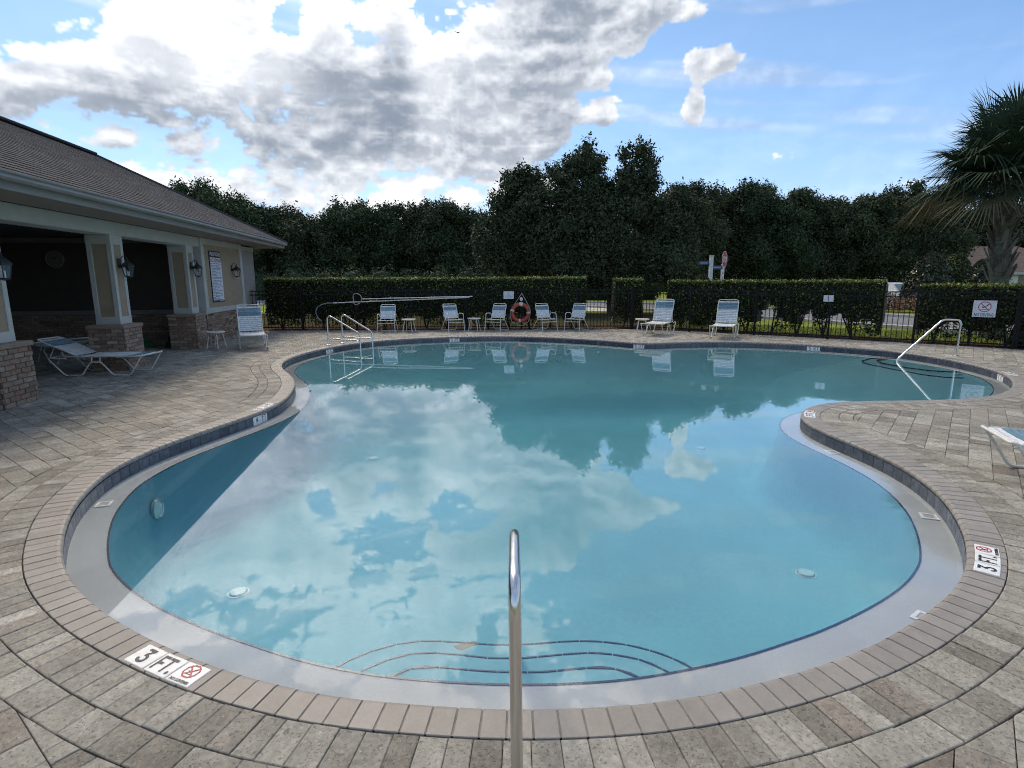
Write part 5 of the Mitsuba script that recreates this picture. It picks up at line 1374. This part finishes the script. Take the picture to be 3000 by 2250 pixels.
k = thing('parked_car', 'pale parked car seen between the gapped hedge and the cone shrub', 'car')
cc_ = at(2622, 900, 33.0); MC = (rotz(0.1), np.array([cc_[0], 33.0, -0.05]))
bp = Polygon([(-2.1, 0.32), (-2.12, 0.62), (-2.0, 0.82), (-0.95, 0.93), (1.75, 0.98), (2.1, 0.85), (2.15, 0.4), (2.05, 0.28)]).buffer(0.05)
cp = Polygon([(-1.05, 0.9), (-0.35, 1.38), (0.9, 1.42), (1.55, 0.95)]).buffer(0.04)
def along(pg, w, tap=0.0):
    m = prism(pg, w); v = np.array(m.vertices); v = np.column_stack([v[:, 2] - w / 2, v[:, 0], v[:, 1]])
    if tap: v[:, 0] *= 1 - tap * np.clip((v[:, 2] - 0.9) / 0.5, 0, 1)
    return trimesh.Trimesh(v, m.faces, process=False)
put(f'{k}__body', along(bp, 1.76), 'car_paint', M=MC); cb_ = put(f'{k}__cabin', along(cp, 1.58, 0.16), 'car_paint', M=MC)
put(f'{cb_}__windscreen', MB().add(np.array([[-0.70, -1.075, 0.94], [0.70, -1.075, 0.94], [0.60, -0.44, 1.36], [-0.60, -0.44, 1.36]]) + [0, -0.035, 0.03], [[0, 1, 2], [0, 2, 3]]), 'car_glass', M=MC)
for s in (-1, 1):
    put(f'{k}__headlight', MB().box([s * 0.62, -2.13, 0.7], (0.34, 0.06, 0.14), ch=0.02), 'lamp_clear', M=MC)
    for y in (-1.35, 1.3):
        w_ = put(f'{k}__wheel', MB().tube([(s * 0.72, y, 0.33), (s * 0.9, y, 0.33)], 0.32, 18), 'rubber', M=MC); put(f'{w_}__hub', MB().tube([(s * 0.86, y, 0.33), (s * 0.91, y, 0.33)], 0.19, 14), 'steel', M=MC)
put(f'{k}__grille', MB().box([0, -2.135, 0.55], (1.0, 0.04, 0.18)), 'rubber', M=MC)

rng = np.random.default_rng(9)
n = 9000
fx = rng.uniform(15.5, 24.5, n); fy = 29.3 + rng.normal(0, 0.55, n) - (fx - 20) * 0.45
pos = np.column_stack([fx, fy, 0.08 + rng.random(n) ** 1.4 * (0.35 + 0.75 * meshkit.fbm(np.column_stack([fx, fy, fy * 0]) * 1.1, 2, 3))])
v, f, uv = leaf_cloud(pos, np.tile([0, -0.5, 0.8], (n, 1)), 0.13, rng, 0.3, 0.6, 2.0, 5, 0.5)
put('flower_bed', MB().add(v, f, uv), 'flower_mat', label='bed of brownish pink flowers beyond the road, seen through the gap', category='flowers', kind='stuff')


def blades(n, px, py, h, rng):
    p = np.column_stack([px, py, np.full(n, -0.045)]); a = rng.uniform(0, 2 * PI, n); s = np.column_stack([np.cos(a), np.sin(a), a * 0]) * 0.009
    tip = p + np.column_stack([rng.normal(0, 0.03, n), rng.normal(0, 0.03, n), h * rng.uniform(0.5, 1.2, n)])
    v = np.stack([p - s, p + s, tip], 1).reshape(-1, 3); i = np.arange(n) * 3
    return v, np.stack([i, i + 1, i + 2], 1), np.repeat(np.column_stack([rng.random(n), rng.random(n)]), 3, axis=0)


n = 26000
u, t = rng.uniform(-0.5, 12, n), rng.uniform(1.4, 4.6, n)
G0 = FB[None] + FD1[None] * u[:, None] - FN[None] * t[:, None]
put('grass', MB().add(*blades(n, G0[:, 0], G0[:, 1], 0.055, rng)), 'grass_blade', label='mown grass strip between the right hedges and the road', category='grass', kind='stuff')
lit = MB()
for i in range(900):
    u = rng.uniform(0, 16); p = (FA + [0.4 + u, 0.25 + rng.normal(0, 0.12)]) if i < 500 else FB + FD1 * rng.uniform(0, 10) - FN * (0.15 + abs(rng.normal(0, 0.2)))
    if i < 500 and u > 13.2: continue
    a = rng.uniform(0, PI); s = rng.uniform(0.02, 0.05); d = np.array([math.cos(a), math.sin(a)]) * s; e = np.array([-d[1], d[0]]) * 0.5
    lit.add(np.array([[*(p - d), -0.028], [*(p + e), -0.01 + 0.02 * rng.random()], [*(p + d), -0.02], [*(p - e), -0.026]]), [[0, 1, 2], [0, 2, 3]])
put('leaf_litter', lit, 'dead_leaf', label='scattered dry leaves on the mulch along the fence foot', category='leaves', kind='stuff')

bp_ = at(1342, 96, 60)
bd = MB(); bd.mesh(sphere_m((0, 0, 0), 0.06, 2, (1.9, 0.8, 0.8)))
k = thing('bird', 'tiny dark bird gliding before the tall cloud', 'bird')
put(f'{k}__body', bd, 'rubber', smooth=True, M=(np.eye(3), bp_))
for s in (-1, 1):
    put(f'{k}__wing', MB().add(np.array([[s * 0.04, 0.07, 0.02], [s * 0.05, -0.07, 0.02], [s * 0.24, -0.03, 0.10], [s * 0.26, 0.04, 0.10], [s * 0.46, 0.03, 0.07]]), [[0, 1, 2], [0, 2, 3], [3, 2, 4]]), 'rubber', M=(np.eye(3), bp_))
